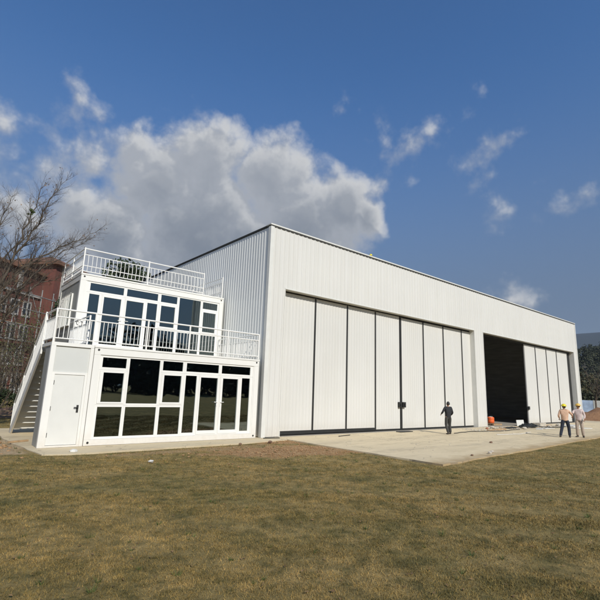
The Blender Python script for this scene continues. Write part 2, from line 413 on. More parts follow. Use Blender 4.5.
x, y = scatter_xy(2600, 3, 24); n = len(x); a = rng.uniform(0, 2*np.pi, n); l = rng.uniform(.01, .032, n); z = ground_z(x, y)+rng.uniform(.006, .03, n)
dx, dy = np.cos(a)*l, np.sin(a)*l; tz = rng.uniform(-.4, .4, (n, 2))*l[:, None]
V = np.stack([np.stack([x-dx, y-dy, z], 1), np.stack([x-dy*.45, y+dx*.45, z+tz[:, 0]], 1), np.stack([x+dx, y+dy, z+.2*l], 1), np.stack([x+dy*.45, y-dx*.45, z+tz[:, 1]], 1)], 1).reshape(-1, 3)
tag(npobj('leaf_litter', V, np.arange(len(V)).reshape(-1, 4), 'deadleaf'), 'dry brown fallen leaves lying in the turf', 'leaves', kind='stuff')

# ------------------------------------------------------------------ hangar
H, LX, DEP = 8.855, 34.95, 24.0
DZ = 6.148; OP = [(.895, 16.72), (17.896, 34.19)]
hangar = thing('hangar', (17.5, 12, 0), 'large white corrugated steel hangar with tall sliding doors', 'hangar')
def corr_front(mb, x0, x1, z0, z1, y=0.0, pitch=.25, dep=.022, side=-1):
    """Ribbed sheet in the XZ plane: broad flats with narrow raised ribs."""
    xs = [(x0, 0)]
    k = math.floor(x0/pitch)
    while k*pitch < x1:
        for dx, d in ((0, 0), (.02, dep), (.05, dep), (.07, 0), (pitch*.62, 0), (pitch*.62+.01, -dep*.35), (pitch*.62+.03, -dep*.35), (pitch*.62+.04, 0)):
            x = k*pitch+dx
            if x0 < x < x1: xs.append((x, d))
        k += 1
    xs.append((x1, 0)); n = len(xs)
    mb.add([(x, y+side*d, z0) for x, d in xs]+[(x, y+side*d, z1) for x, d in xs], [(i, i+1, i+1+n, i+n) for i in range(n-1)])
def corr_side(mb, y0, y1, z0, z1, x=0.0, pitch=.20, dep=.012, side=-1):
    ys = [(y0, 0)]; k = math.floor(y0/pitch)
    while k*pitch < y1:
        for dy, d in ((0, 0), (.022, dep), (.065, dep), (.087, 0)):
            yy = k*pitch+dy
            if y0 < yy < y1: ys.append((yy, d))
        k += 1
    ys.append((y1, 0)); n = len(ys)
    mb.add([(x+side*d, yy, z0) for yy, d in ys]+[(x+side*d, yy, z1) for yy, d in ys], [(i, i+n, i+1+n, i+1) for i in range(n-1)])
m = MB()
corr_front(m, .12, OP[0][0], .02, H-.06)
corr_front(m, OP[0][0], OP[0][1], DZ, H-.06); corr_front(m, OP[1][0], OP[1][1], DZ, H-.06)
corr_front(m, OP[0][1], OP[1][0], .02, H-.06); corr_front(m, OP[1][1], LX+.1, .02, H-.06)
obj('front_wall', m, 'wall', hangar)
m = MB()   # inner lining, jambs and lintel soffits
m.box(.1, OP[0][0]-.004, .03, .42, 0, DZ-.004); m.box(OP[0][1]+.004, OP[1][0]-.004, .03, .42, 0, DZ-.004); m.box(OP[1][1]+.004, LX+.05, .03, .42, 0, DZ-.004)
m.box(.1, LX+.05, .03, .42, DZ+.004, H-.1); obj('wall_core', m, 'trim', hangar)
m = MB()   # folded flashings round both openings
for a, b in OP:
    m.box(a-.03, a, -.026, .03, .0, DZ); m.box(b, b+.03, -.026, .03, .0, DZ); m.box(a-.03, b+.03, -.028, .03, DZ, DZ+.05)
obj('flashing', m, 'trim', hangar)
m = MB(); corr_side(m, .14, DEP-.1, .02, H-.08); obj('side_wall', m, 'sidewall', hangar)
m = MB(); corr_side(m, .14, DEP-.1, .02, H-.08, LX+.15, side=1); m.add([(LX+.12, .1, 0), (LX+.12, DEP, 0), (LX+.12, DEP, H-.1), (LX+.12, .1, H-.1)], [(0,1,2,3)]); obj('side_wall', m, 'sidewall', hangar)
m = MB(); m.box(0.04, .07, .45, DEP, 0, H-.1); m.box(LX+.05, LX+.08, .45, DEP, 0, H-.1); m.box(0.04, LX+.08, DEP-.1, DEP, 0, H-.1)
obj('inner_wall', m, 'interior', hangar)
for zz in np.arange(.9, 8.2, 1.1): m = MB(); m.box(.1, LX, DEP-.22, DEP-.105, zz, zz+.1); obj('girt', m, 'trim', hangar)
m = MB()
for yy in np.arange(4, 23, 6):
    m.box(24.2, 24.45, yy, yy+.2, 0, H-.8); m.box(.4, 34.6, yy, yy+.2, H-.75, H-.4)
obj('steel_frame', m, 'interior', hangar)
m = MB(); m.box(.05, LX+.1, .35, DEP+.05, H-.28, H-.14); obj('roof', m, 'interior', hangar)
m = MB()   # corner trims
m.box(-.03, .15, -.035, .0, .0, H-.065); m.box(-.04, -.0, -.034, .14, 0.001, H-.066); obj('corner_trim', m, 'trim', hangar)
m = MB(); m.box(LX+.02, LX+.19, -.035, .0, 0, H-.065); obj('corner_trim', m, 'trim', hangar)
m = MB(); m.box(-.05, LX+.21, -.05, .33, H-.005, H+.055); m.box(-.05, .25, .33, DEP+.1, H-.005, H+.02); m.box(LX, LX+.21, .33, DEP+.1, H-.005, H+.02)
obj('parapet_cap', m, 'trim', hangar)
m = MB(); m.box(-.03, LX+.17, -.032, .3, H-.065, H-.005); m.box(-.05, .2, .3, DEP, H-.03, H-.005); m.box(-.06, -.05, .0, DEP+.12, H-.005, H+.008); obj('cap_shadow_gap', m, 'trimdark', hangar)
# door leaves
DY = .30
def leafs(xs, top, bots, yfun, gp=.045):
    for i in range(len(xs)-1):
        x0, x1 = xs[i]+gp, xs[i+1]-gp; y = yfun(i)
        mm = MB(); corr_front(mm, x0+.02, x1-.02, bots[i]+.03, top-.02, y, .19, .010)
        mm.box(x0, x0+.03, y-.014, y+.06, bots[i], top); mm.box(x1-.03, x1, y-.014, y+.06, bots[i], top)
        mm.box(x0+.03, x1-.03, y-.012, y+.05, bots[i], bots[i]+.04); mm.box(x0+.03, x1-.03, y+.02, y+.05, bots[i]+.04, top)
        lf = obj('door_leaf', mm, 'leaf', hangar)
A = [.80, 2.94, 5.07, 7.18, 9.22]; B = [9.36, 11.44, 13.53, 15.65, 16.95]
leafs(A, 6.09, [.19, .19, .19, .10], lambda i: DY); leafs(B, 6.05, [.10]*4, lambda i: DY+.01)
leafs([24.72, 26.72, 28.85, 30.98, 33.42], 6.02, [.08]*4, lambda i: DY, .07)
for a, b in ((.9, 16.7), (24.75, 34.15)): m = MB(); m.box(a, b, DY+.065, DY+.11, .02, 6.13); obj('door_backing', m, 'black', hangar)   # dark frame behind the seams
m = MB(); m.box(.9, 7.16, DY-.05, DY+.06, .045, .175); obj('bottom_rail', m, 'black', hangar)
m = MB(); m.box(7.2, 16.7, DY-.01, DY+.06, .02, .085); obj('bottom_rail', m, 'black', hangar)
m = MB(); m.box(24.75, 33.4, DY-.01, DY+.06, .012, .06); obj('bottom_rail', m, 'black', hangar)
for x in (9.12, 9.46): m = MB(); m.box(x-.12, x+.12, DY-.11, DY-.016, 1.18, 1.46); m.box(x-.03, x+.03, DY-.16, DY-.11, 1.26, 1.38); obj('door_latch', m, 'black', hangar)
m = MB(); m.box(24.66, 24.9, DY-.1, DY-.016, 1.08, 1.32); obj('door_latch', m, 'black', hangar)
for xs_, w_, z0_, z1_ in ((A[1:-1]+B[1:-1], .055, .09, 6.06), ([26.72, 28.85, 30.98], .08, .06, 5.99)):
    for x in xs_: m = MB(); m.box(x-w_, x+w_, DY-.018, DY+.055, z0_, z1_); obj('seam_seal', m, 'black', hangar)
m = MB(); m.box(9.225, 9.355, DY-.02, DY+.06, .1, 6.1); obj('centre_seal', m, 'black', hangar)
m = MB(); m.box(.9, 16.7, DY+.0, DY+.08, 6.095, 6.14); m.box(17.9, 34.15, DY+.0, DY+.08, 6.03, 6.14); obj('top_track', m, 'black', hangar)

b = thing('yellow_dome', (6.62, .12, H+.055), 'tiny yellow dome on dark base on hangar roof edge, standing in for a helmet', 'stand-in dome')  # simple dome standing in for a worker's yellow helmet behind the parapet
m = MB(); m.dome((6.62, .12, H+.115), .085, .085, .12, 12, 5); obj('dome_shell', m, 'yellow', b, True)
m = MB(); m.tube([(6.62, .12, H+.055), (6.62, .12, H+.115)], .1, 12); obj('dome_base', m, 'black', b)

# ------------------------------------------------------------------ container houses
PANES = [  # outer x0,x1,z0,z1 | glass x0,x1,z0,z1 | kind
 (-6.32,-5.435,2.29,2.75, -6.24,-5.49,2.37,2.68,'window'), (-6.32,-5.435,1.215,2.286, -6.175,-5.535,1.30,2.21,'sash'), (-6.32,-5.435,.18,1.211, -6.24,-5.49,.25,1.15,'window'),
 (-5.432,-4.295,1.205,2.75, -5.38,-4.35,1.26,2.70,'window'), (-5.432,-4.295,.18,1.201, -5.38,-4.35,.25,1.15,'window'),
 (-4.292,-3.43,2.31,2.75, -4.24,-3.50,2.38,2.70,'window'), (-4.292,-3.43,1.215,2.306, -4.17,-3.53,1.31,2.22,'sash'), (-4.292,-3.43,.18,1.211, -4.23,-3.48,.25,1.15,'window'),
 (-3.427,-1.99,2.32,2.75, -3.36,-2.05,2.39,2.69,'window'), (-3.427,-2.865,.18,2.316, -3.36,-2.93,.28,2.25,'window'), (-2.862,-1.99,.18,2.316, -2.77,-2.07,.34,2.21,'door'),
 (-1.987,-.50,2.32,2.75, -1.92,-.63,2.39,2.69,'window'), (-1.987,-1.085,.18,2.316, -1.85,-1.18,.34,2.21,'door'), (-1.082,-.50,.18,2.316, -1.0,-.63,.28,2.26,'window')]
def container(Y0, Y1, Z0, tx, tz, label, mirror, glazed=True, top=3.03):
    X0, X1 = sorted((tx(-6.525), tx(-.25)))
    c = thing('container_house', ((X0+X1)/2, (Y0+Y1)/2, Z0), label, 'container house', 'stacked white container houses')
    Zt = Z0 + tz(top); zb = Z0+tz(.178); zc = Z0+tz(2.752)
    for xa, xb in ((X0, X0+.2), (X1-.2, X1)):
        for ya, yb in ((Y0, Y0+.16), (Y1-.16, Y1)):
            m = MB(); m.box(xa, xb, ya, yb, zb, zc); obj('corner_post', m, 'white', c)
    m = MB(); m.box(X0, X1, Y0-.004, Y0+.12, Z0+.004, zb-.002); m.box(X0, X1, Y1-.12, Y1, Z0+.004, zb-.002)
    m.box(X0, X0+.12, Y0+.122, Y1-.122, Z0+.004, zb-.002); m.box(X1-.12, X1, Y0+.122, Y1-.122, Z0+.004, zb-.002); m.box(X0+.125, X1-.125, Y0+.125, Y1-.125, zb-.06, zb-.01)
    obj('floor_frame', m, 'white', c)
    m = MB(); m.box(X0, X1, Y0-.004, Y0+.12, zc+.002, Zt-.075); m.box(X0, X1, Y1-.12, Y1, zc+.002, Zt-.075)
    m.box(X0, X0+.12, Y0+.122, Y1-.122, zc+.002, Zt-.075); m.box(X1-.12, X1, Y0+.122, Y1-.122, zc+.002, Zt-.075)
    m.box(X0-.012, X1+.012, Y0-.02, Y1+.012, Zt-.063, Zt-.004); obj('roof_frame', m, 'white', c)
    m = MB(); m.box(X0+.25, X1-.25, Y0-.0, Y0+.1, Zt-.0745, Zt-.0635); m.box(X0+.12, X1-.12, Y0+.15, Y1-.15, zc+.05, zc+.09); obj('roof_seam', m, 'trimdark', c)
    for xx in (X0+.12, X1-.12):
        for zz in (Z0+.09, Zt-.13):
            m = MB(); m.tube([(xx, Y0-.012, zz), (xx, Y0-.005, zz)], .035, 10); obj('corner_casting', m, 'black', c)
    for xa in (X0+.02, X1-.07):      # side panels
        m = MB(); m.box(xa, xa+.05, Y0+.162, Y1-.162, zb, zc); obj('side_panel', m, 'shadegrey', c)
    m = MB(); m.box(X0+.202, X1-.202, Y1-.1, Y1-.04, zb, zc); obj('rear_panel', m, 'roomwall', c)
    if not glazed:
        m = MB(); m.box(X0+.202, X1-.202, Y0+.04, Y0+.1, zb, zc); obj('front_panel', m, 'white', c); return c
    gx = sorted((tx(-6.32), tx(-.5)))
    for a, b2 in ((X0+.202, gx[0]-.002), (gx[1]+.002, X1-.202)):
        if b2 > a+.004: m = MB(); m.box(a, b2, Y0+.01, Y0+.08, zb, zc); obj('filler_strip', m, 'pvc', c)
    for (a, b2, c0, c1, e, f, g, h, kind) in PANES:
        x0, x1 = sorted((tx(a), tx(b2))); u0, u1 = sorted((tx(e), tx(f)))
        z0, z1, w0, w1 = [Z0+tz(q) for q in (c0, c1, g, h)]
        y0 = Y0+.025; y1 = Y0+.085; m = MB()
        def ring(x0, x1, z0, z1, u0, u1, w0, w1, y0, y1):
            m.box(x0, u0, y0, y1, z0, z1); m.box(u1, x1, y0, y1, z0, z1)
            m.box(u0+.0005, u1-.0005, y0, y1, z0, w0); m.box(u0+.0005, u1-.0005, y0, y1, w1, z1)
        if kind == 'window': ring(x0, x1, z0, z1, u0, u1, w0, w1, y0, y1)
        else:
            q = .035; ring(x0, x1, z0, z1, x0+q, x1-q, z0+q, z1-q, y0, y1)
            ring(x0+q+.003, x1-q-.003, z0+q+.003, z1-q-.003, u0, u1, w0, w1, y0-.014, y1-.01)
        w = obj('door' if kind == 'door' else 'window', m, 'pvc', c)
        p = MB(); p.box(u0-.004, u1+.004, y0+.024, y0+.03, w0-.004, w1+.004); obj('pane', p, 'glass', w)
        if kind == 'door':
            hx = {True: x1-.07, False: x0+.07}[(x0+x1)/2 < (tx(-2.4)+tx(-1.5))/2]
            s = -1 if hx == x1-.07 else 1
            p = MB(); p.box(hx-.018, hx+.018, y0-.028, y0-.0145, Z0+tz(1.2), Z0+tz(1.42)); p.tube([(hx, y0-.02, Z0+tz(1.34)), (hx, y0-.06, Z0+tz(1.34)), (hx+s*.13, y0-.06, Z0+tz(1.34))], .011, 6)
            obj('handle', p, 'rail', w)
        if kind == 'sash':
            p = MB(); hx = x1-.07; p.box(hx-.01, hx+.01, y0-.03, y0-.0145, (z0+z1)/2-.06, (z0+z1)/2+.06); obj('handle', p, 'rail', w)
    return c
low = container(.042, 3.30, 0, lambda x: x, lambda z: z, 'lower white container house with near-black glazing at ground level', False)
low2 = container(3.34, 6.6, 0, lambda x: x, lambda z: z, 'rear ground-level white container house behind the stairs, under the upper unit', False, False)
upp = container(3.35, 6.58, 3.034, lambda x: -6.70-x, lambda z: z*.99, 'upper white container house with blue-grey glazing behind the balcony', True)
# white curtain inside the lower container, hanging near the second window
# barred window in the upper unit's left end
XU = -6.45
m = MB(); y0, y1, z0, z1 = 4.3, 5.9, 4.05, 5.35
for q in ((y0, y0+.07, z0, z1), (y1-.07, y1, z0, z1), (y0+.07, y1-.07, z0, z0+.07), (y0+.07, y1-.07, z1-.07, z1), ((y0+y1)/2-.03, (y0+y1)/2+.03, z0+.07, z1-.07)):
    m.box(XU-.03, XU+.035, *q)
w = obj('window', m, 'pvc', upp)
m = MB(); m.box(XU-.012, XU-.006, y0+.05, y1-.05, z0+.05, z1-.05); obj('pane', m, 'glass', w)
m = MB()
for yy in np.arange(y0+.1, y1, .13): m.tube([(XU-.07, yy, z0), (XU-.07, yy, z1)], .009, 5)
m.box(XU-.08, XU-.06, y0, y1, z0-.01, z0+.01); m.box(XU-.08, XU-.06, y0, y1, z1-.01, z1+.01); obj('window_bars', m, 'rail', w)
# hand-written mark on the corner post: S J
m = MB(); y = 3.341
Sx, Sz = -6.40, 3.90
m.tube([(Sx+.10, y, Sz+.20), (Sx+.05, y, Sz+.25), (Sx, y, Sz+.20), (Sx+.02, y, Sz+.13), (Sx+.08, y, Sz+.10), (Sx+.07, y, Sz+.02), (Sx, y, Sz), (Sx-.03, y, Sz+.03)], .011, 5)
m.tube([(Sx+.14, y, Sz+.24), (Sx+.24, y, Sz+.25)], .011, 5); m.tube([(Sx+.20, y, Sz+.25), (Sx+.19, y, Sz+.07), (Sx+.14, y, Sz+.05), (Sx+.11, y, Sz+.09)], .011, 5)
obj('handwriting', m, 'scribble', upp)

# grey store cabin with door
cb = thing('store_cabin', (-7.15, .45, 0), 'narrow grey-white store cabin with plain door left of the containers', 'cabin')
X0, X1 = -7.75, -6.545
m = MB(); m.box(X0, X0+.13, .04, .17, .0, 2.93); obj('corner_post', m, 'white', cb)
m = MB(); m.box(X1-.1, X1, .045, .17, .0, 2.93); obj('corner_post', m, 'white', cb)
m = MB(); m.box(X0+.132, X1-.102, .05, .16, .0, .05); obj('sill', m, 'white', cb)
m = MB(); m.box(X0, X1, .04, 1.42, 2.932, 3.035); obj('deck', m, 'white', cb)
m = MB(); m.box(X0+.13, X1-.1, .085, .125, 2.16, 2.93); obj('front_panel', m, 'grey', cb)
m = MB(); m.box(X0+.02, X0+.06, .172, .87, .0, 2.93); m.box(X0+.062, X1-.1, .83, .87, 0, 2.93); obj('side_panel', m, 'shadegrey', cb)
m = MB(); a, b2 = X0+.132, X1-.102
m.box(a, a+.07, .06, .13, .052, 2.158); m.box(b2-.07, b2, .06, .13, .052, 2.158); m.box(a+.07, b2-.07, .06, .13, 2.09, 2.158); fr_ = obj('door_frame', m, 'white', cb)
m = MB(); m.box(a+.075, b2-.075, .078, .12, .06, 2.085); dr = obj('door', m, 'cabindoor', cb)
m = MB(); hx = b2-.16; m.tube([(hx, .075, 1.13), (hx, .03, 1.13), (hx-.11, .03, 1.13)], .014, 6); m.box(hx-.03, hx+.03, .066, .078, .98, 1.2); obj('handle', m, 'black', dr)
m = MB()
for zz in (.35, 1.1, 1.85): m.tube([(a+.078, .07, zz-.06), (a+.078, .07, zz+.06)], .012, 6)
obj('hinge', m, 'trimdark', dr)

# external stair
st = thing('stairs', (-7.2, 3.3, 0), 'white steel outdoor stairs climbing to the balcony behind the cabin', 'stairs')
yt, yb, zt = 1.44, 4.95, 3.03; nst = 15; xa, xb = -7.72, -6.62
def str_(x):
    m = MB(); d = Vector((0, yb-yt, -zt)).normalized(); nn = Vector((0, -d.z, d.y))  # unit normal in YZ
    h = .13
    p = [(yt, zt+.02), (yt, zt-.30), (yb-.28, -.0), (yb+.05, -.0), (yb+.05, .14)]
    m.add([(x, q[0], q[1]) for q in p]+[(x+.05, q[0], q[1]) for q in p], [(0,1,2,3,4), (9,8,7,6,5)]+[(i, i+5, (i+1) % 5+5, (i+1) % 5) for i in range(5)])
    return obj('stringer', m, 'white', st)
str_(xa-.05); str_(xb)
for i in range(nst-1):
    t = (i+1)/nst; y = yt+(yb-yt)*t; z = zt*(1-t)
    m = MB(); dy = (yb-yt)/nst
    m.box(xa+.002, xb-.002, y-dy*.55, y+dy*.6, z-.03, z); m.box(xa+.002, xb-.002, y-dy*.55, y-dy*.55+.012, z+.001, z+zt/nst-.031); obj('tread', m, 'trim', st)
for i in range(49):
    t = i/48; y = yt+.03+(yb-yt-.05)*t; z = zt*(1-t); m = MB()
    big = i % 16 == 0; r = .025 if big else .013
    m.box(xa-.025-r, xa-.025+r, y-r, y+r, z+.0, z+(1.04 if big else .80)); obj('post' if big else 'baluster', m, 'rail', st)
for dz, r in ((1.04, .025), (.80, .016)):
    m = MB(); m.tube([(xa-.025, yt, zt+dz), (xa-.025, yb, dz+.02)], r, 8); obj('handrail', m, 'rail', st)
# railings
def railing(root, runs, z, posts, h=1.02, rails=(1.0, .76, .12), gap=.155, bow=.045):
    for (a, b2) in runs:
        a = Vector((*a, 0)); b2 = Vector((*b2, 0)); d = b2-a; Ln = d.length; u = d.normalized(); nrm = Vector((u.y, -u.x, 0))
        for k, rz in enumerate(rails):
            m = MB(); r = .027 if k == 0 else .019
            m.tube([a+Vector((0, 0, z+rz)), b2+Vector((0, 0, z+rz))], r, 8); obj('rail', m, 'rail', root)
        k = int(Ln/gap)
        for i in range(1, k):
            p = a+u*(Ln*i/k); m = MB(); zs = [rails[-1], rails[-1]+.12, (rails[1]+rails[-1])/2, rails[1]-.1, rails[1]]
            of = [0, .45, 1, .45, 0]; s = 1
            m.tube([p+nrm*(bow*o_*s)+Vector((0, 0, z+q)) for q, o_ in zip(zs, of)], .0115, 5); obj('baluster', m, 'rail', root)
    for p in posts:
        m = MB(); m.box(p[0]-.022, p[0]+.022, p[1]-.022, p[1]+.022, z, z+h); obj('post', m, 'rail', root)
rb = thing('balcony_railing', (-4, 1, 3.035), 'white steel railing round the balcony on top of the lower container', 'railing')
zb = 3.035; ye = .075
railing(rb, [((-7.72, ye), (-.30, ye)), ((-.30, ye), (-.30, 3.3)), ((-7.72, ye), (-7.72, 1.42)), ((-6.60, .75), (-6.60, 3.3))], zb,
        [(-7.72, ye), (-6.6, ye), (-4.9, ye), (-3.35, ye), (-1.75, ye), (-.30, ye), (-.30, 3.28), (-7.72, 1.42), (-6.60, .75)], gap=.125, bow=.0)
rr = thing('roof_railing', (-3.4, 5, 6.03), 'white steel railing round the roof of the upper container', 'railing')
zr = 6.04; yr = 3.42
railing(rr, [((-6.42, yr), (-1.24, yr)), ((-6.42, yr), (-6.42, 6.5)), ((-.25, yr), (-.25, 6.5))], zr,
        [(-6.42, yr), (-3.85, yr), (-1.24, yr), (-.25, yr), (-6.42, 6.5), (-6.42, 5.0), (-.25, 6.5)], rails=(.98, .74, .30, .08))

# ------------------------------------------------------------------ foliage helpers
def crown_arrays(c, rx, ry, rz, n, leaf, seed, clumps=22, squash=.9):
    r = np.random.default_rng(seed)
    cc = r.normal(size=(clumps, 3)); cc /= np.linalg.norm(cc, axis=1)[:, None]; cc *= r.uniform(.35, .92, (clumps, 1)) ; cr = r.uniform(.2, .42, clumps)
    k = r.integers(0, clumps, n); q = r.normal(size=(n, 3)); q /= np.linalg.norm(q, axis=1)[:, None]; q *= (r.uniform(.35, 1, (n, 1))**.5)
    P = (cc[k]+q*cr[k][:, None])*np.array([rx, ry, rz])+np.array(c)
    a = r.normal(size=(n, 3)); a /= np.linalg.norm(a, axis=1)[:, None]; b = np.cross(a, r.normal(size=(n, 3))); b /= np.linalg.norm(b, axis=1)[:, None]
    s = leaf*r.uniform(.5, 1.2, (n, 1))
    V = np.stack([P-a*s, P-b*s*.5, P+a*s, P+b*s*.5], 1).reshape(-1, 3)
    return V, np.arange(4*n).reshape(n, 4)
def cat(parts):
    Vs, Fs, o = [], [], 0
    for V, F in parts: Vs.append(V); Fs.append(F+o); o += len(V)
    return np.concatenate(Vs), np.concatenate(Fs)
def leafy_tree(name, x, y, h, rw, label, cat_, mat, n, leaf, seed, trunk_h=.35, group=None):
    t = thing(name, (x, y, -.05), label, cat_, group); r = random.Random(seed)
    m = MB(); m.tube([(x, y, -.1), (x+.1, y, h*trunk_h), (x, y+.1, h*.8)], [h*.025, h*.018, h*.005], 8)
    for i in range(7):
        a = r.uniform(0, 6.28); z = h*r.uniform(trunk_h*.8, .7)
        m.tube([(x, y, z), (x+math.cos(a)*rw*.6, y+math.sin(a)*rw*.6, z+h*.15)], [h*.01, h*.003], 6)
    obj('trunk', m, 'bark', t)
    V, F = crown_arrays((x, y, h*(1+trunk_h)/2*1.0), rw, rw, h*(1-trunk_h)/2*1.05, n, leaf, seed)
    npobj('crown', V, F, mat, t); return t

# ------------------------------------------------------------------ bare tree at the left
def grow(mb, p, d, ln, rad, lvl, r, leaves, maxl=3):
    k = 4 if lvl < 2 else 3; pts = [p]; rads = [rad]; dd = d.copy()
    for i in range(k):
        dd = (dd + Vector((r.gauss(0, .16), r.gauss(0, .16), r.gauss(.05, .12)))).normalized()
        pts.append(pts[-1]+dd*ln/k); rads.append(rad*(1-.8*(i+1)/k))
    mb.tube(pts, rads, 5 if lvl < 2 else 3, cap=False)
    if lvl < maxl:
        nb = (7, 6, 4)[lvl-0 if lvl < 3 else 2]
        for j in range(nb):
            t = r.uniform(.18, 1)*(k-.001); i = int(t); q = pts[i].lerp(pts[i+1], t-i)
            base = (pts[i+1]-pts[i]).normalized(); ax_ = base.orthogonal().normalized(); ax_.rotate(Matrix.Rotation(r.uniform(0, 6.28), 3, base))
            nd = base.copy(); nd.rotate(Matrix.Rotation(r.uniform(.45, .95), 3, ax_))
            nd.z += .12; nd.normalize()
            grow(mb, q, nd, ln*r.uniform(.34, .58), rads[i]*.6, lvl+1, r, leaves, maxl)
    elif r.random() < .012: leaves.append(pts[-1])
def limb_mesh(pts, r0, seed, ln, leaves, dens=1.0):
    r = random.Random(seed); mb = MB(); pts = [Vector(p) for p in pts]
    sm = []
    for i in range(len(pts)-1):
        for k in range(4):
            q = pts[i].lerp(pts[i+1], k/4); 
            if k: q += Vector((r.gauss(0, .035), r.gauss(0, .035), r.gauss(0, .035)))
            sm.append(q)
    sm.append(pts[-1]); n = len(sm)
    r0 = r0*.66; rads = [r0*(1-.86*i/(n-1)) for i in range(n)]
    mb.tube(sm, rads, 8, cap=False)
    for i in range(1, n):
        f = i/n
        for _ in range(int(2.2*dens+r.random())):
            base = (sm[i]-sm[i-1]).normalized(); ax_ = base.orthogonal().normalized(); ax_.rotate(Matrix.Rotation(r.uniform(0, 6.28), 3, base))
            nd = base.copy(); nd.rotate(Matrix.Rotation(r.uniform(.35, .85), 3, ax_)); nd.z += .1; nd.normalize()
            grow(mb, sm[i], nd, ln*(1-.45*f)*r.uniform(.6, 1.1), max(rads[i]*.45, .007), 1, r, leaves, 3)
    return mb
bt = thing('bare_tree', (-10.4, 5.0, -.05), 'large leafless winter tree at the left edge, branches reaching over the containers', 'tree')
m = MB(); m.tube([(-10.4, 5.0, -.15), (-10.35, 5.0, .6), (-10.2, 5.05, 1.6), (-10.0, 5.0, 2.4)], [.27, .21, .19, .17], 10); obj('trunk', m, 'bark', bt, True)
leaves = []
limbs = [
 ([(-10.0, 5, 2.4), (-9.3, 4.9, 3.1), (-8.6, 4.8, 3.87), (-7.75, 4.7, 5.45), (-6.9, 4.6, 6.0)], .10, 1.3),
 ([(-10.0, 5, 2.4), (-9.3, 5.1, 3.9), (-8.79, 5.2, 5.2), (-8.5, 5.3, 6.7), (-8.2, 5.3, 8.1), (-8.0, 5.2, 9.6)], .12, 1.35),
 ([(-8.79, 5.2, 5.2), (-8.1, 5.6, 6.3), (-7.3, 5.8, 7.1), (-6.4, 5.9, 7.9), (-5.5, 6.0, 8.6)], .08, 1.35),
 ([(-8.5, 5.3, 6.7), (-7.9, 5.0, 8.0), (-7.7, 4.7, 9.1), (-7.25, 4.5, 10.0)], .06, 1.1),
 ([(-9.3, 5.1, 3.9), (-8.3, 5.6, 5.3), (-7.3, 6.2, 6.6), (-6.2, 6.6, 7.6)], .07, 1.2),
 ([(-9.6, 5, 3.2), (-9.6, 5.3, 5.2), (-9.3, 5.6, 7.0), (-9.2, 5.8, 8.8)], .09, 1.2),
 ([(-10.0, 5, 2.4), (-10.6, 5.2, 4.2), (-10.9, 5.5, 6.2), (-10.8, 5.6, 8.0)], .10, 1.2),
 ([(-10.0, 5, 2.4), (-10.0, 4.2, 4.0), (-9.6, 3.5, 5.8), (-9.1, 3.2, 7.6)], .07, 1.1),
 ([(-9.5, 5, 2.9), (-8.9, 4.4, 4.2), (-8.3, 4.0, 5.6), (-7.9, 3.8, 6.9)], .06, 1.1),
 ([(-10.0, 5, 2.4), (-9.8, 5.8, 4.4), (-9.0, 6.4, 6.2), (-8.0, 7.0, 8.0), (-7.4, 7.2, 9.0)], .08, 1.25),
 ([(-9.3, 5.1, 3.9), (-9.5, 4.6, 5.8), (-9.2, 4.4, 7.4), (-9.0, 4.2, 8.6)], .06, 1.1),
 ([(-8.6, 4.8, 3.87), (-8.2, 4.9, 5.2), (-7.4, 5.2, 6.6), (-6.6, 5.4, 7.4), (-6.0, 5.5, 7.9)], .055, 1.15),
]
for i, (pp, r0, ln) in enumerate(limbs): obj('branch', limb_mesh(pp, r0, 40+i, ln, leaves, 1.45), 'twig', bt)
k = len(leaves)
LP = np.repeat(np.array([list(v) for v in leaves]), 3, 0); LP = LP + rng.normal(0, .02, LP.shape)
a = rng.normal(size=LP.shape); a /= np.linalg.norm(a, axis=1)[:, None]; b2 = np.cross(a, rng.normal(size=LP.shape)); b2 /= np.linalg.norm(b2, axis=1)[:, None]
V = np.stack([LP-a*.035, LP-b2*.018, LP+a*.035, LP+b2*.018], 1).reshape(-1, 3)
npobj('crown', V, np.arange(len(V)).reshape(-1, 4), 'deadleaf', bt)
# mistletoe-like clumps in the branches
for i, (q, s, mt) in enumerate([((-8.2, 5.2, 8.55), .17, 'greenleaf'), ((-9.35, 5.5, 7.6), .42, 'deadleaf')]):
    V, F = crown_arrays(q, s, s, s, 260 if s < .3 else 500, .035, 90+i, 8); npobj('leaf_clump', V, F, mt, bt)

# tree behind the hangar and shrubs at the left
leafy_tree('evergreen_tree', 7.2, 37.5, 16.4, 6.8, 'dark evergreen tree rising behind the hangar beyond the roof railing', 'tree', 'evergreen', 16000, .26, 5, .2)
def bare_shrub(x, y, h, label, seed, leafm='scrub', nleaf=700):
    t = thing('shrub', (x, y, -.05), label, 'shrub', 'shrubs left of the stairs'); r = random.Random(seed); lv = []
    m = MB()
    for i in range(9):
        a = r.uniform(0, 6.28); d = Vector((math.cos(a)*.35, math.sin(a)*.35, 1)).normalized()
        grow(m, Vector((x+r.uniform(-.2, .2), y+r.uniform(-.2, .2), -.1)), d, h*r.uniform(.7, 1), .05, 1, r, lv, 3)
    obj('stem', m, 'twig', t)
    V, F = crown_arrays((x, y, h*.55), h*.42, h*.42, h*.48, nleaf, .07, seed); npobj('crown', V, F, leafm, t); return t
bare_shrub(-5.3, 19.5, 6.3, 'tall tangled brown shrub directly left of the stair handrail', 1)
bare_shrub(-7.2, 16.5, 4.6, 'thin twiggy shrub left of the tall tangled one', 2, 'scrub', 350)
bare_shrub(-4.2, 22.0, 8.3, 'green-topped shrub just beside the upper container railing', 3, 'greenleaf', 1400)
bare_shrub(-8.3, 20.5, 4.2, 'low dark shrub at the left picture edge below the red building', 4, 'evergreen', 1500)
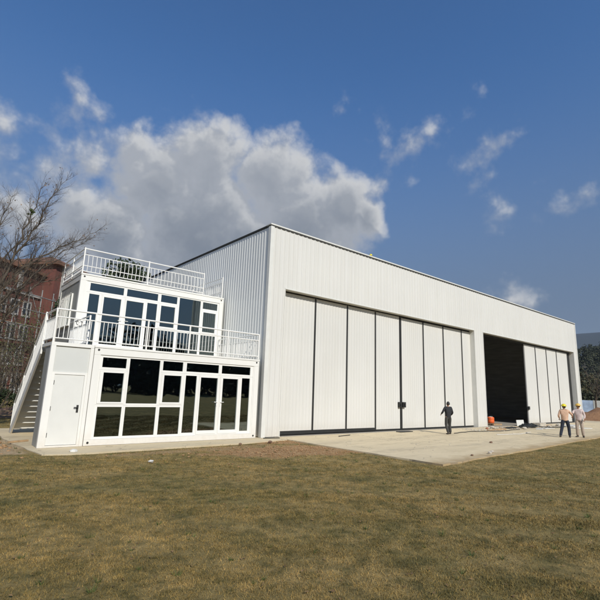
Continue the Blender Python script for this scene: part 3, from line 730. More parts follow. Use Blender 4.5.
bare_shrub(-3.4, 24.5, 7.8, 'brown leafless shrub in front of the scaffolding nearest the stairs', 6, 'scrub', 500)
bare_shrub(-6.0, 25.5, 7.0, 'brown leafless shrub in front of the middle of the scaffolding', 7, 'scrub', 500)
bare_shrub(-8.6, 25.0, 6.4, 'brown leafless shrub in front of the scaffolding at the left picture edge', 8, 'scrub', 400)
t = thing('hedge', (-8.5, 17.2, 0), 'dark dense hedge at left behind the foot of the stairs', 'hedge')
V, F = cat([crown_arrays((-14+i*1.1, 17.6+.25*math.sin(i*2), .7), .95, .7, .85, 900, .08, 200+i, 14) for i in range(9)])
npobj('foliage', V, F, 'evergreen', t)
m = MB()
for i in range(9): m.tube([(-14+i*1.1, 17.6, -.1), (-14+i*1.1, 17.6, .9)], .04, 6)
obj('stem', m, 'bark', t)
def mound(name, pts, w, h, mat, label, seed):
    """ridge of earth following the polyline pts"""
    P = [Vector((*p, 0)) for p in pts]; n = 40; V = []; r = np.random.default_rng(seed)
    acc = [0]
    for a, b2 in zip(P, P[1:]): acc.append(acc[-1]+(b2-a).length)
    mcol = 13
    for i in range(n+1):
        s = acc[-1]*i/n; k = max(j for j in range(len(acc)-1) if acc[j] <= s+1e-9); q = P[k].lerp(P[k+1], (s-acc[k])/(acc[k+1]-acc[k])); u = (P[k+1]-P[k]).normalized(); nn = Vector((u.y, -u.x, 0))
        hh = h*(.8+.35*math.sin(i*.6+seed)+.1*r.normal())*min(1, i/4+.1, (n-i)/4+.1)
        for j in range(mcol):
            v = -1+2*j/(mcol-1); prof = max(0, (math.cos(v*math.pi)+1)/2)
            V.append((q.x+nn.x*v*w+r.normal()*.06, q.y+nn.y*v*w+r.normal()*.06, -.12+prof*hh*(1+.1*r.normal())))
    F = [(i*mcol+j, i*mcol+j+1, (i+1)*mcol+j+1, (i+1)*mcol+j) for i in range(n) for j in range(mcol-1)]
    m = MB(); m.add(V, F); o = structure(name, m, mat, True); return o
mound('earth_bank', [(39.5, 9), (42.5, 1), (52, -16), (58, -24)], 3.2, 1.35, 'earth', '', 1)
mound('soil_bank', [(-16, 14.6), (-9, 14.2), (-4, 14.5)], 1.2, .55, 'bank', '', 2)
for i, (x, y, l, a, lab) in enumerate([(-7.6, 12.4, 2.6, .1, 'weathered plank on the soil left of the stair foot'), (-8.0, 13.2, 3.2, -.08, 'second plank lying behind the nearer one at the far left')]):
    m = MB(); c, s = math.cos(a), math.sin(a); q = MB(); q.box(-l/2, l/2, -.1, .1, 0, .05)
    m.add([(x+v[0]*c-v[1]*s, y+v[0]*s+v[1]*c, (.12 if i == 0 else .3)+v[2]) for v in q.v], q.f); tag(obj('plank', m, 'timber', origin=(x, y, .1)), lab, 'plank', 'planks left of the stairs')

# ------------------------------------------------------------------ red brick building with scaffold
O = Vector((-4.5, 45, 0)); U = Vector((.76, .65, 0)).normalized(); W = Vector((-.65, .76, 0)).normalized()   # W points away
def orient(mb):
    mb.v = [tuple(O+U*v[0]+W*v[1]+Vector((0, 0, v[2]))) for v in mb.v]; return mb
bb = thing('brick_building', O, 'long red brick building with brown roof behind the bare tree', 'building')
m = MB(); m.box(-30, 11.5, 0, 14, 0, 15.0); obj('wall', orient(m), 'brick', bb)
m = MB(); m.box(-30.6, 5.2, -.6, 14.6, 15.0, 15.35); obj('eaves', orient(m), 'rooftile', bb)
m = MB(); m.add([(-30.6,-.6,15.35),(5.2,-.6,15.35),(5.2,14.6,15.35),(-30.6,14.6,15.35),(-25,7,17.2),(3,7,17.2)], [(0,1,5,4),(1,2,5),(2,3,4,5),(3,0,4)]); obj('roof', orient(m), 'rooftile', bb)
m = MB(); m.box(5.3, 11.6, -1.6, 8, 0, 16.6); obj('wing', orient(m), 'brick', bb)
m = MB(); m.box(4.7, 12.2, -2.2, 8.6, 16.6, 17.0); m.add([(4.7,-2.2,17),(12.2,-2.2,17),(12.2,8.6,17),(4.7,8.6,17),(8,1.5,18.6),(9,5,18.6)], [(0,1,5,4),(1,2,5),(2,3,4,5),(3,0,4)]); obj('roof', orient(m), 'rooftile', bb)
for i in range(8):
    m = MB(); x = -26+i*3.9; m.box(x, x+.45, -.3, -.02, 12.4, 15.0); obj('pilaster', orient(m), 'pale', bb)
m = MB(); m.box(-30, 5.25, -.22, -.02, 12.1, 12.4); obj('string_course', orient(m), 'pale', bb)
for fl in range(4):
    for i in range(18):
        x = -27+i*1.85; z = .9+fl*2.9
        if x > 3: continue
        m = MB(); m.box(x, x+1.35, -.10, -.01, z-.12, z+.12); m.box(x, x+1.35, -.08, -.01, z+1.6, z+1.8); m.box(x, x+.12, -.08, -.01, z+.12, z+1.6); m.box(x+1.23, x+1.35, -.08, -.01, z+.12, z+1.6); m.box(x+.62, x+.73, -.08, -.01, z+.12, z+1.6)
        w = obj('window', orient(m), 'pale', bb); m = MB(); m.box(x+.1, x+1.25, -.035, -.005, z+.1, z+1.62); obj('pane', orient(m), 'darkglass', w)
for x in (6.4, 8.6, 10.8): m = MB(); m.box(x, x+.22, -1.75, -1.62, 8, 16.6); obj('pilaster', orient(m), 'pale', bb)
sc = thing('scaffold', O, 'grey tube scaffolding standing against the red brick building', 'scaffolding')
for i in range(22):
    x = -28+i*1.9
    if x > 11: continue
    m = MB(); m.tube([(x, -2.6, 0), (x, -2.6, 12.6)], .06, 5); obj('standard', orient(m), 'net', sc)
for k in range(7):
    z = .9+k*1.8; m = MB(); m.tube([(-28, -2.65, z), (11, -2.65, z)], .055, 5); obj('ledger', orient(m), 'net', sc)
    if k % 3 == 1: m = MB(); m.box(-28, 11, -2.5, -1.7, z+.1, z+.15); obj('deck_board', orient(m), 'timber', sc)
for k in range(9):
    x = -26+k*3.8; m = MB(); m.tube([(x, -2.7, .5), (x+3.6, -2.7, 6), (x, -2.7, 12)], .04, 5); obj('brace', orient(m), 'net', sc)

# ------------------------------------------------------------------ far right: woods, hill, hoarding
def ridge(name, r0, bear, hs, mat, wid, seed, rough):
    r = np.random.default_rng(seed); V = []; n = 160; mrow = 26
    for i in range(n+1):
        b_ = R(bear[0]+(bear[1]-bear[0])*i/n); hh = np.interp(i/n, np.linspace(0, 1, len(hs)), hs)
        for j in range(mrow):
            v = j/(mrow-1); rr_ = r0+(v-.5)*2*wid
            x = CAM[0]+rr_*math.sin(b_); y = CAM[1]+rr_*math.cos(b_)
            z = -1+hh*max(0, math.sin(v*math.pi))**1.3+rough*float(fbm2(np.array([x]), np.array([y]), seed, 5, 6.0/r0)[0])*math.sin(v*math.pi)
            V.append((x, y, z))
    F = [(i*mrow+j, i*mrow+j+1, (i+1)*mrow+j+1, (i+1)*mrow+j) for i in range(n) for j in range(mrow-1)]
    m = MB(); m.add(V, F); return structure(name, m, mat, True)
ridge('hills', 1450, (40, 110), [150, 170, 175, 196, 203, 180, 150, 120], 'hill', 420, 8, 12)
ridge('hill', 270, (50, 105), [16, 22, 24, 23, 24, 22, 18], 'forestfloor', 110, 9, 1.2)
parts = []
r = np.random.default_rng(12)
def hill_z(rad): 
    v = (rad-160)/220
    return 23*max(0, math.sin(max(0, min(1, v))*math.pi))**1.3
for i in range(520):
    b_ = R(r.uniform(60, 88)); rad = r.uniform(95, 285); x = CAM[0]+rad*math.sin(b_); y = CAM[1]+rad*math.cos(b_)
    h = r.uniform(5, 9); z = hill_z(rad)
    parts.append(crown_arrays((x, y, z+h*.5), h*.42, h*.42, h*.5, 340, .42, 1000+i, 12))
V, F = cat(parts); tag(npobj('woodland', V, F, 'forest'), 'dark wooded slope far beyond the right end of the hangar', 'woodland', kind='stuff')
# tree belt on the far side of the field, behind the viewer (seen mirrored in the glazing)
parts = []
for i in range(200):
    b_ = R(r.uniform(108, 215)); rad = r.uniform(92, 125); x = CAM[0]+rad*math.sin(b_); y = CAM[1]+rad*math.cos(b_); h = r.uniform(12, 18)
    parts.append(crown_arrays((x, y, h*.45), h*.45, h*.45, h*.52, 420, 1.1, 3000+i, 14))
V, F = cat(parts); tag(npobj('tree_belt', V, F, 'forest'), 'dark belt of trees across the field', 'woodland', kind='stuff')
def small_tree(x, y, h, seed, label):
    t = thing('bare_tree', (x, y, -.05), label, 'tree', 'small trees right of the hangar'); rr_ = random.Random(seed); m = MB(); lv = []
    m.tube([(x, y, -.1), (x+.1, y, h*.35)], [.12, .09], 6); obj('trunk', m, 'bark', t); m = MB()
    for i in range(6):
        a = rr_.uniform(0, 6.28); grow(m, Vector((x+.1, y, h*.33)), Vector((math.cos(a)*.5, math.sin(a)*.5, 1)).normalized(), h*.62, .07, 1, rr_, lv, 3)
    obj('branch', m, 'twig', t); V, F = crown_arrays((x, y, h*.68), h*.38, h*.38, h*.3, 700, .11, seed); npobj('crown', V, F, 'scrub', t)
small_tree(51.5, 3.8, 6.0, 21, 'small bare tree nearest the right end of the hangar')
small_tree(55.5, 1.2, 5.4, 22, 'small dark-trunked tree at the right picture edge')
hb = thing('site_hoarding', (62, 4.0, 0), 'low blue and white sheet fence beyond the orange earth bank', 'fence')
dv = Vector((-.30, .95, 0)); c0 = Vector((66.5, 2.2, 0)); dv = Vector((.30, -.95, 0))
for i in range(11):
    a = c0+dv*(-8+i*1.9); b2 = a+dv*1.84; m = MB(); nn = Vector((dv.y, -dv.x, 0))*.03
    m.add([a, b2, b2+Vector((0,0,2.0)), a+Vector((0,0,2.0)), a+nn, b2+nn, b2+nn+Vector((0,0,2.0)), a+nn+Vector((0,0,2.0))], [(0,1,2,3),(7,6,5,4),(0,4,5,1),(3,2,6,7),(0,3,7,4),(1,5,6,2)])
    obj('sheet', m, ('hoarding', 'sheetwhite', 'hoarding', 'bluelit')[i % 4], hb)
for i in range(12):
    a = c0+dv*(-8.03+i*1.9); m = MB(); m.tube([a, a+Vector((0, 0, 2.1))], .05, 6); obj('post', m, 'net', hb)

# ------------------------------------------------------------------ small things on the apron
def blob(c, rx, ry, rz, seed, n=10, mrow=6):
    r_ = random.Random(seed); m = MB(); V = []
    for i in range(mrow):
        a = -math.pi/2+math.pi*(i+.5)/mrow
        for j in range(n):
            t_ = 2*math.pi*j/n; k = r_.uniform(.8, 1.15); V.append((c[0]+rx*k*math.cos(a)*math.cos(t_), c[1]+ry*k*math.cos(a)*math.sin(t_), c[2]+rz*k*math.sin(a)))
    F = [(i*n+j, i*n+(j+1) % n, (i+1)*n+(j+1) % n, (i+1)*n+j) for i in range(mrow-1) for j in range(n)]+[tuple(range(n))[::-1], tuple(range((mrow-1)*n, mrow*n))]
    m.add(V, F); return m
d = thing('drum', (20.3, 1.0, .12), 'squat orange plastic drum with white lid at the right hangar doorway', 'drum')
prof = [(.0, .20), (.02, .235), (.1, .24), (.13, .25), (.16, .24), (.30, .24), (.33, .25), (.36, .24), (.41, .20), (.42, .15)]
m = MB(); n = 18; m.add([(20.3+r_*math.cos(2*math.pi*j/n), 1.0+r_*math.sin(2*math.pi*j/n), .13+z) for z, r_ in prof for j in range(n)],
   [(i*n+j, i*n+(j+1) % n, (i+1)*n+(j+1) % n, (i+1)*n+j) for i in range(len(prof)-1) for j in range(n)]+[tuple(range(n))[::-1]]); obj('drum_body', m, 'orange', d, True)
m = MB(); m.tube([(20.3, 1, .55), (20.3, 1, .58)], [.13, .12], 14); obj('lid', m, 'sheetwhite', d)
m = MB(); m.tube([(20.22, .88, .57), (20.26, .92, .63), (20.36, 1.06, .63), (20.38, 1.1, .57)], .014, 6); obj('handle', m, 'black', d)
p_ = thing('pallet', (20.3, 1.0, .0), 'flat timber pallet under the orange drum', 'pallet')
for i in range(6): m = MB(); m.box(19.75+i*.2, 19.91+i*.2, .5, 1.5, .095, .118); obj('top_board', m, 'timber', p_)
for y in (.5, .95, 1.4): m = MB(); m.box(19.75, 20.95, y, y+.1, .006, .094); obj('bearer', m, 'timber', p_)
j = thing('jerrycan', (19.2, .9, .0), 'small orange canister on the floor beside the drum', 'canister')
m = MB(); m.box(19.12, 19.36, .82, 1.0, .006, .30); m.box(19.14, 19.34, .84, .98, .30, .34); obj('can_body', m, 'orange', j)
m = MB(); m.tube([(19.16, .91, .34), (19.18, .91, .40), (19.30, .91, .40), (19.32, .91, .34)], .014, 6); obj('handle', m, 'orange', j)
# cable heap
def coil(cx, cy, rx, ry, h, n, rad, seed, tail=None):
    r_ = random.Random(seed); pts = []
    for i in range(n*9):
        a = 2*math.pi*i/9; k = r_.uniform(.45, 1.05); z = rad+abs(h*(1-k*.7))*r_.uniform(.2, 1)
        pts.append((cx+rx*k*math.cos(a)+r_.gauss(0, .05), cy+ry*k*math.sin(a), z))
    if tail: pts += tail
    m = MB(); m.tube(pts, rad, 6); return m
tag(obj('cable_heap', coil(20.6, -1.4, 1.1, .4, .42, 8, .028, 3, [(22, -1.8, .04), (23.5, -2.3, .04), (25, -2.1, .04)]), 'cable', origin=(20.6, -1.4, 0)), 'tangled heap of black cable in front of the right hangar doors', 'cable')
tag(obj('cable_heap', coil(18.2, -1.3, .9, .2, .12, 5, .02, 4), 'cable', origin=(18.2, -1.3, 0)), 'flat scatter of thin black cable left of the tangled heap', 'cable')
def hose(pts, rad, lab, mat='cable', nm='hose', cat_='hose'):
    P = []; r_ = random.Random(len(lab))
    for a, b2 in zip(pts, pts[1:]):
        for k in range(6): t_ = k/6; P.append((a[0]+(b2[0]-a[0])*t_+r_.gauss(0, .03), a[1]+(b2[1]-a[1])*t_+r_.gauss(0, .03), rad+.002))
    P.append((*pts[-1], rad)); m = MB(); m.tube(P, rad, 6); tag(obj(nm, m, mat, origin=(*pts[0], 0)), lab, cat_)
hose([(10.6, -2.0), (12.5, -1.7), (15, -2.2), (18, -2.0)], .02, 'thin dark hose on the concrete right of the walking person')
hose([(12.3, -3.4), (14, -3.7), (16.2, -3.4)], .018, 'short pale strip of pipe lying across the apron', 'sheetwhite', 'pipe', 'pipe')
# planks, boards, sheets
def board(nm, c, sx, sy, sz, ang, mat, lab, cat_, tilt=0, grp=None):
    q = MB(); q.box(-sx/2, sx/2, -sy/2, sy/2, 0, sz); mt = Matrix.Translation(c) @ Matrix.Rotation(ang, 4, 'Z') @ Matrix.Rotation(tilt, 4, 'X')
    m = MB(); m.add([mt @ Vector(v) for v in q.v], q.f); return tag(obj(nm, m, mat, origin=c), lab, cat_, grp)
board('plank', (17.0, -1.35, .003), 2.6, .14, .05, .12, 'timber', 'long brown plank on the apron before the doorway column', 'plank')
board('plank', (19.1, -.85, .003), 1.9, .12, .04, -.2, 'timber', 'brown plank lying between the drum and the cable heap', 'plank')
board('plank', (24.3, -1.0, .003), 2.4, .16, .06, .05, 'timber', 'dark plank behind the two helmeted workers', 'plank')
board('panel_offcut', (22.0, -.30, .003), 1.0, .03, .40, -.05, 'trim', 'pale panel off-cut leaning on the second sliding door leaf', 'panel', -.12)
board('panel_offcut', (26.5, -1.9, .003), 2.6, 1.0, .07, .1, 'sheetwhite', 'flat stack of white panel right of the helmeted workers', 'panel')
board('panel_offcut', (24.6, -3.2, .003), 1.5, .6, .04, -.3, 'sheetwhite', 'white sheet lying nearest the orange bank', 'panel')
board('panel_offcut', (20.0, -2.35, .003), .9, .35, .03, .3, 'sheetwhite', 'small white sheet in front of the cable heap', 'panel')
board('panel_offcut', (8.6, -.42, .003), 1.0, .3, .035, .0, 'black', 'flat dark offcut below the centre of the left doors', 'panel')
board('panel_offcut', (23.6, -.9, .003), 1.3, .5, .22, .08, 'stone', 'low pale block of packed sheets behind the yellow-helmeted worker', 'panel')
board('panel_offcut', (18.6, -.75, .003), .8, .3, .03, .5, 'sheetwhite', 'small white sheet just inside the rubble before the open doorway', 'panel')
board('panel_offcut', (21.3, -2.3, .003), 1.2, .4, .03, -.1, 'sheetwhite', 'white strip lying right in front of the black cable tangle', 'panel')
board('plank', (15.7, -1.7, .003), 1.8, .12, .05, -.1, 'timber', 'short brown plank nearest the walking person', 'plank')
board('plank', (21.9, -1.1, .003), 1.6, .14, .12, .2, 'cable', 'dark beam lying behind the black cable tangle', 'beam')
for x, y, sz, lab in ((16.6, -1.0, .16, 'grey rubble chunk before the column, nearest it'), (18.9, -1.9, .14, 'grey rubble chunk before the open doorway'), (22.7, -1.9, .15, 'grey rubble chunk right of the cable tangle'), (25.4, -1.5, .18, 'biggest rubble chunk, behind the right worker')):
    tag(obj('concrete_chunk', blob((x, y, sz*.45), sz*1.3, sz, sz*.55, int(x*7)), 'stone', origin=(x, y, 0)), lab, 'concrete chunk')
board('stick', (.25, -.35, .003), .7, .035, .03, -.2, 'cable', 'dark stick on the concrete at the hangar corner', 'stick')
board('stick', (-7.95, 1.75, .003), .65, .07, .05, .5, 'timber', 'brown stick on the pavement below the stairs', 'stick')
board('stick', (3.9, -.75, .003), .9, .03, .03, .2, 'cable', 'thin dark stick below the first sliding door leaf', 'stick')
bricks = [(7.98, -5.25, .07, 'bank', 'lone reddish brick piece on the open apron'), (4.35, -7.05, .08, 'stone', 'stone lump near the front edge of the apron'),
          (4.8, -6.9, .07, 'stone', 'small pale stone right of the stone lump on apron edge'), (-7.05, -1.05, .09, 'sheetwhite', 'white crumpled scrap on the pavement before the cabin door'),
          (3.3, -7.0, .05, 'bank', 'red chip left of the stone lump on apron edge'), (-5.9, -3.6, .06, 'sheetwhite', 'tiny white scrap in the grass before the cabin'),
          (-.6, -1.4, .08, 'bank', 'brown clod on the turf edge at the container corner'), (-1.9, -1.45, .06, 'bank', 'small clod on the turf before the glass doors'),
          (15.9, -1.0, .1, 'brickred', 'brick chip at the foot of the column between doorways')]
for i, (x, y, s, mt, lab) in enumerate(bricks):
    tag(obj('scrap' if mt == 'sheetwhite' else 'stone', blob((x, y, s*.45 if y > -7.2 and x > .6 else s*.2), s*1.2, s*.8, s*.55, i), mt, origin=(x, y, 0)), lab, 'scrap' if mt == 'sheetwhite' else 'stone')
# white rubble left of the stairs
for i, (x, y, s) in enumerate([(-9.0, 1.7, .22), (-8.75, 1.35, .16), (-9.3, 1.2, .18), (-9.7, 2.2, .13)]):
    tag(obj('stone', blob((x, y, s*.2), s*1.3, s*.9, s*.6, 30+i), 'stone', origin=(x, y, 0)),
        ['biggest pale rubble stone left of the stair foot', 'rubble stone nearest the cabin at far left', 'pale rubble stone at the front left of the pile', 'smallest rubble stone at the far left edge'][i], 'stone', 'rubble stones by the stairs')
parts = []; rs = random.Random(5); m = MB()
for i in range(650):
    x = rs.uniform(13.5, 26); y = rs.gauss(-1.2, .4); s = rs.uniform(.012, .045); q = blob((x, y, s*.4), s*1.3, s, s*.6, i, 5, 3); m.add(q.v, q.f)
for i in range(170):
    x = rs.uniform(1.2, 30); y = rs.uniform(-6, -.3); s = rs.uniform(.008, .026); q = blob((x, y, s*.3), s*1.3, s, s*.6, i, 5, 3); m.add(q.v, q.f)
tag(obj('gravel', m, 'stone'), 'loose builders gravel strewn on the apron', 'gravel', kind='stuff')
m = MB()
for i in range(520):
    x = rs.gauss(-.6, 1.9); y = rs.gauss(-3.0, .75); s = rs.uniform(.008, .032)
    if x > .5: continue
    q = blob((x, y, -.035+s*.2), s*1.3, s, s*.6, i, 5, 3); m.add(q.v, q.f)
for i in range(300):
    x = rs.gauss(-9.4, .9); y = rs.gauss(1.2, 1.1); s = rs.uniform(.015, .06)
    if x > -8.3: continue
    q = blob((x, y, -.035+s*.2), s*1.3, s, s*.6, i, 5, 3); m.add(q.v, q.f)
tag(obj('soil_clods', m, 'clod'), 'loose reddish clods scattered on the bare soil patches', 'soil', kind='stuff')

# ------------------------------------------------------------------ people
def skin_obj(name, chains, mat, parent, sub=2):
    """chains: list of [(co, radius)...] ; first vertex of each chain may be an index into already made verts"""
    vs, es, rad = [], [], []
    for ch in chains:
        prev = None
        for it in ch:
            if isinstance(it, int): prev = it; continue
            co, r_ = it; vs.append(co); rad.append(r_); k = len(vs)-1
            if prev is not None: es.append((prev, k))
            prev = k
    me = D.meshes.new(name); me.from_pydata(vs, es, []); o = D.objects.new(name, me); COL.objects.link(o)
    sm = o.modifiers.new('s', 'SKIN'); sm.use_smooth_shade = True
    o.modifiers.new('d', 'SUBSURF').levels = sub; o.modifiers['d'].render_levels = sub
    # roots: first vertex of every island
    for i, r_ in enumerate(rad):
        rr_ = r_ if hasattr(r_, '__len__') else (r_, r_)
        me.skin_vertices[0].data[i].radius = rr_; me.skin_vertices[0].data[i].use_root = False
    seen = set(); adj = {i: [] for i in range(len(vs))}
    for a, b_ in es: adj[a].append(b_); adj[b_].append(a)
    for i in range(len(vs)):
        if i not in seen:
            me.skin_vertices[0].data[i].use_root = True; stck = [i]
            while stck:
                q = stck.pop()
                if q in seen: continue
                seen.add(q); stck += adj[q]
    me.materials.append(M[mat]); o.parent = parent; return o
def person(loc, facing, hgt, label, pose, shirt, trousers, head, vest=False, boot='shoe'):
    """facing: direction angle of the person's front in the XY plane. Local: x right, y forward."""
    t = thing('person', loc, label, 'person'); t.rotation_euler[2] = facing-math.pi/2; s = hgt/1.72; t.scale = (s, s, s)
    hipz = .92; P = pose
    sh = {1: Vector((.185, 0, 1.41)), -1: Vector((-.185, 0, 1.41))}; hip = {1: Vector((.095, 0, .90)), -1: Vector((-.095, 0, .90))}
    body = [[((0, 0, .95), (.15, .11)), ((0, .01, 1.12), (.135, .10)), ((0, 0, 1.30), (.165, .115)), ((0, -.01, 1.42), (.12, .085)), ((0, -.01, 1.49), (.055, .055)), ((0, .005, 1.555), (.066, .078)), ((0, .012, 1.63), (.078, .095)), ((0, .0, 1.69), (.066, .078))]]
    armc, legc, hands, sleeve, trs, shoes = [], [], [], [], [], []
    for sd in (1, -1):
        el, wr = Vector(P['elbow'][sd]), Vector(P['wrist'][sd]); kn, an = Vector(P['knee'][sd]), Vector(P['ankle'][sd])
        hd = (wr-el).normalized(); palm = wr+hd*.05
        body.append([2, (tuple(sh[sd]), .06), (tuple(sh[sd].lerp(el, .5)), .048), (tuple(el), .042), (tuple(el.lerp(wr, .4)), .038), (tuple(wr), .026), (tuple(palm), (.040, .018))])
        body.append([0, (tuple(hip[sd]), .085), (tuple(hip[sd].lerp(kn, .5)), .072), (tuple(kn), .054), (tuple(kn.lerp(an, .35)), .052), (tuple(an), .036)])
        side = hd.cross(Vector((0, 1, 0))); side = side.normalized() if side.length > .1 else Vector((1, 0, 0)); nrm = hd.cross(side).normalized()
        for f, (o_, l_) in enumerate(((-.03, .066), (-.01, .076), (.01, .072), (.028, .055))):
            b0 = palm+side*o_; body.append([(tuple(b0), .009), (tuple(b0+hd*l_*.55+nrm*.006), .0085), (tuple(b0+hd*l_*.85+nrm*.028), .0075), (tuple(b0+hd*l_+nrm*.045), .006)])
        b0 = wr+hd*.02-side*.02; body.append([(tuple(b0), .011), (tuple(b0-side*.03+hd*.025+nrm*.01), .010), (tuple(b0-side*.042+hd*.055+nrm*.02), .008)])
        # clothing
        sleeve.append([2, (tuple(sh[sd]+Vector((0, 0, .005))), .078), (tuple(sh[sd].lerp(el, .5)), .064), (tuple(el), .056), (tuple(el.lerp(wr, .45)), .05), (tuple(el.lerp(wr, .82)), .042)])
        trs.append([0, (tuple(hip[sd]+Vector((0, 0, .01))), .108), (tuple(hip[sd].lerp(kn, .5)), .100), (tuple(kn), .085), (tuple(kn.lerp(an, .5)), .080), (tuple(kn.lerp(an, 1.04)), .072)])
        fd = Vector((P['toe'][sd][0], P['toe'][sd][1], 0)).normalized()
        shoes.append([(tuple(an+Vector((0, 0, .03))), .058), (tuple(an+Vector((0, 0, -.02))), .054), (tuple(Vector((an.x, an.y, an.z-.055))-fd*.03), (.044, .032)), (tuple(Vector((an.x, an.y, an.z-.055))+fd*.08), (.056, .036)), (tuple(Vector((an.x, an.y, an.z-.058))+fd*.17), (.044, .028))])
    # nose and ears grow from small chains rooted in the head
    body.append([((0, .07, 1.62), .02), ((0, .112, 1.605), .013)])
    for sd in (1, -1): body.append([((sd*.06, .0, 1.615), .014), ((sd*.086, -.008, 1.62), .016), ((sd*.084, -.006, 1.595), .010)])
    # seat/body root: reuse indices 0 (pelvis) and 2 (chest)
    skin_obj('body', body, 'skin', t)
    top = [[((0, 0, 1.02), (.178, .135)), ((0, .01, 1.30), (.20, .148)), ((0, -.01, 1.425), (.14, .105)), ((0, -.01, 1.468), (.07, .07))]]
    top.insert(0, []) if False else None
    skin_obj('jacket' if not vest else 'shirt', [[((0, .005, .84), (.172, .136)), ((0, .005, .95), (.170, .134)), ((0, .0, 1.28), (.196, .145)), ((0, -.01, 1.43), (.13, .10)), ((0, -.01, 1.47), (.068, .068))]]+sleeve, shirt, t)
    skin_obj('trousers', [[((0, 0, .93), (.160, .126)), ((0, 0, 1.0), (.155, .12))]]+trs, trousers, t)
    for ch in shoes: skin_obj('boot', [ch], boot, t, 1)
    skin_obj('belt', [[((0, .004, .925), (.178, .142)), ((0, .004, .955), (.178, .142))]], 'shoe', t, 1)
    skin_obj('collar', [[((0, -.012, 1.465), (.074, .072)), ((0, -.012, 1.50), (.066, .064))]], shirt, t, 1)
    def loc_obj(nm, mb, mt, sm=True):
        o = D.objects.new(nm, D.meshes.new(nm)); COL.objects.link(o); o.data.from_pydata(mb.v, [], mb.f); o.data.update(); o.data.materials.append(M[mt]); o.parent = t
        o.data.polygons.foreach_set('use_smooth', [sm]*len(o.data.polygons)); return o
    if vest:
        skin_obj('vest', [[((0, .005, .98), (.176, .140)), ((0, .0, 1.28), (.206, .156)), ((0, -.01, 1.41), (.16, .122))]], vest, t)
    for sd in (1, -1): m = MB(); m.dome((sd*.03, .094, 1.638), .012, .008, .008, 8, 4, -1.4); loc_obj('eye', m, 'black')
    m = MB(); m.box(-.022, .022, .093, .101, 1.566, 1.572); loc_obj('mouth', m, 'brickred', False)
    m = MB(); m.dome((0, -.034, 1.620), .092, .098, .138, 18, 7, -.35); h_ = loc_obj('hair', m, 'hair')
    if head != 'hair':
        m = MB(); m.dome((0, .0, 1.655), .130, .150, .125, 20, 7, -.02); loc_obj('helmet', m, head)
        m = MB(); n = 20; rx = [(.128, .148), (.165, .185)]
        V = [(a*math.cos(2*math.pi*k/n), b_*math.sin(2*math.pi*k/n)*(1.12 if math.sin(2*math.pi*k/n) > 0 else 1), z) for z in (1.655, 1.645) for a, b_ in rx for k in range(n)]
        Fq = []
        for l in (0, 2):
            for k in range(n): q = (l*n+k, l*n+(k+1) % n, (l+1)*n+(k+1) % n, (l+1)*n+k); Fq.append(q if l == 0 else q[::-1])
        for k in range(n): Fq.append((n+k, 3*n+k, 3*n+(k+1) % n, n+(k+1) % n))
        m.add(V, Fq); loc_obj('helmet_brim', m, head)
    return t
fwd = math.atan2(.7513, .6281); rgt = math.atan2(-.6464, .7622)
person((9.95, -2.09, 0), fwd+.25, 1.56, 'person in black top and charcoal trousers walking before the left doors', dict(
    elbow={1: (.30, .02, 1.14), -1: (-.34, .02, 1.15)}, wrist={1: (.27, .18, .98), -1: (-.27, .26, 1.06)},
    knee={1: (.13, .10, .50), -1: (-.13, .02, .50)}, ankle={1: (.14, .05, .09), -1: (-.13, -.16, .09)}, toe={1: (.2, 1), -1: (-.2, 1)}), 'blackcloth', 'darkcloth', 'hair')
person((14.93, -5.68, 0), fwd-.5, 1.62, 'person in yellow helmet, peach top and dark trousers with legs apart, left of two workers', dict(
    elbow={1: (.36, .16, 1.20), -1: (-.29, -.04, 1.12)}, wrist={1: (.38, .36, 1.10), -1: (-.25, .14, .98)},
    knee={1: (.16, .14, .50), -1: (-.17, -.04, .50)}, ankle={1: (.17, .12, .09), -1: (-.27, -.2, .10)}, toe={1: (.2, 1), -1: (-.2, 1)}), 'peach', 'navy', 'yellow')
person((16.0, -5.98, 0), fwd+math.pi-.75, 1.66, 'person in amber helmet, pale pink shirt and beige trousers, rightmost worker', dict(
    elbow={1: (.31, .18, 1.16), -1: (-.27, -.02, 1.12)}, wrist={1: (.22, .42, 1.22), -1: (-.25, .12, .94)},
    knee={1: (.11, .08, .50), -1: (-.12, .05, .50)}, ankle={1: (.13, .02, .09), -1: (-.14, .0, .09)}, toe={1: (.3, 1), -1: (-.3, 1)}), 'pinkish', 'beige', 'helmet_tan')

# ------------------------------------------------------------------ air
m = MB(); m.box(-3700, 3700, -3700, 3700, -16, 240)
hzm = D.materials.new('haze_air'); hzm.use_nodes = True; hn = hzm.node_tree; hn.nodes.clear()
ho = N(hn, 'ShaderNodeOutputMaterial'); pv = N(hn, 'ShaderNodeVolumePrincipled'); L(hn, pv.outputs[0], ho.inputs['Volume'])
pv.inputs['Color'].default_value = (.72, .82, 1, 1); pv.inputs['Density'].default_value = .00014; pv.inputs['Anisotropy'].default_value = 0
o = obj('haze', m, None); o.data.materials.append(hzm); tag(o, kind='stuff')

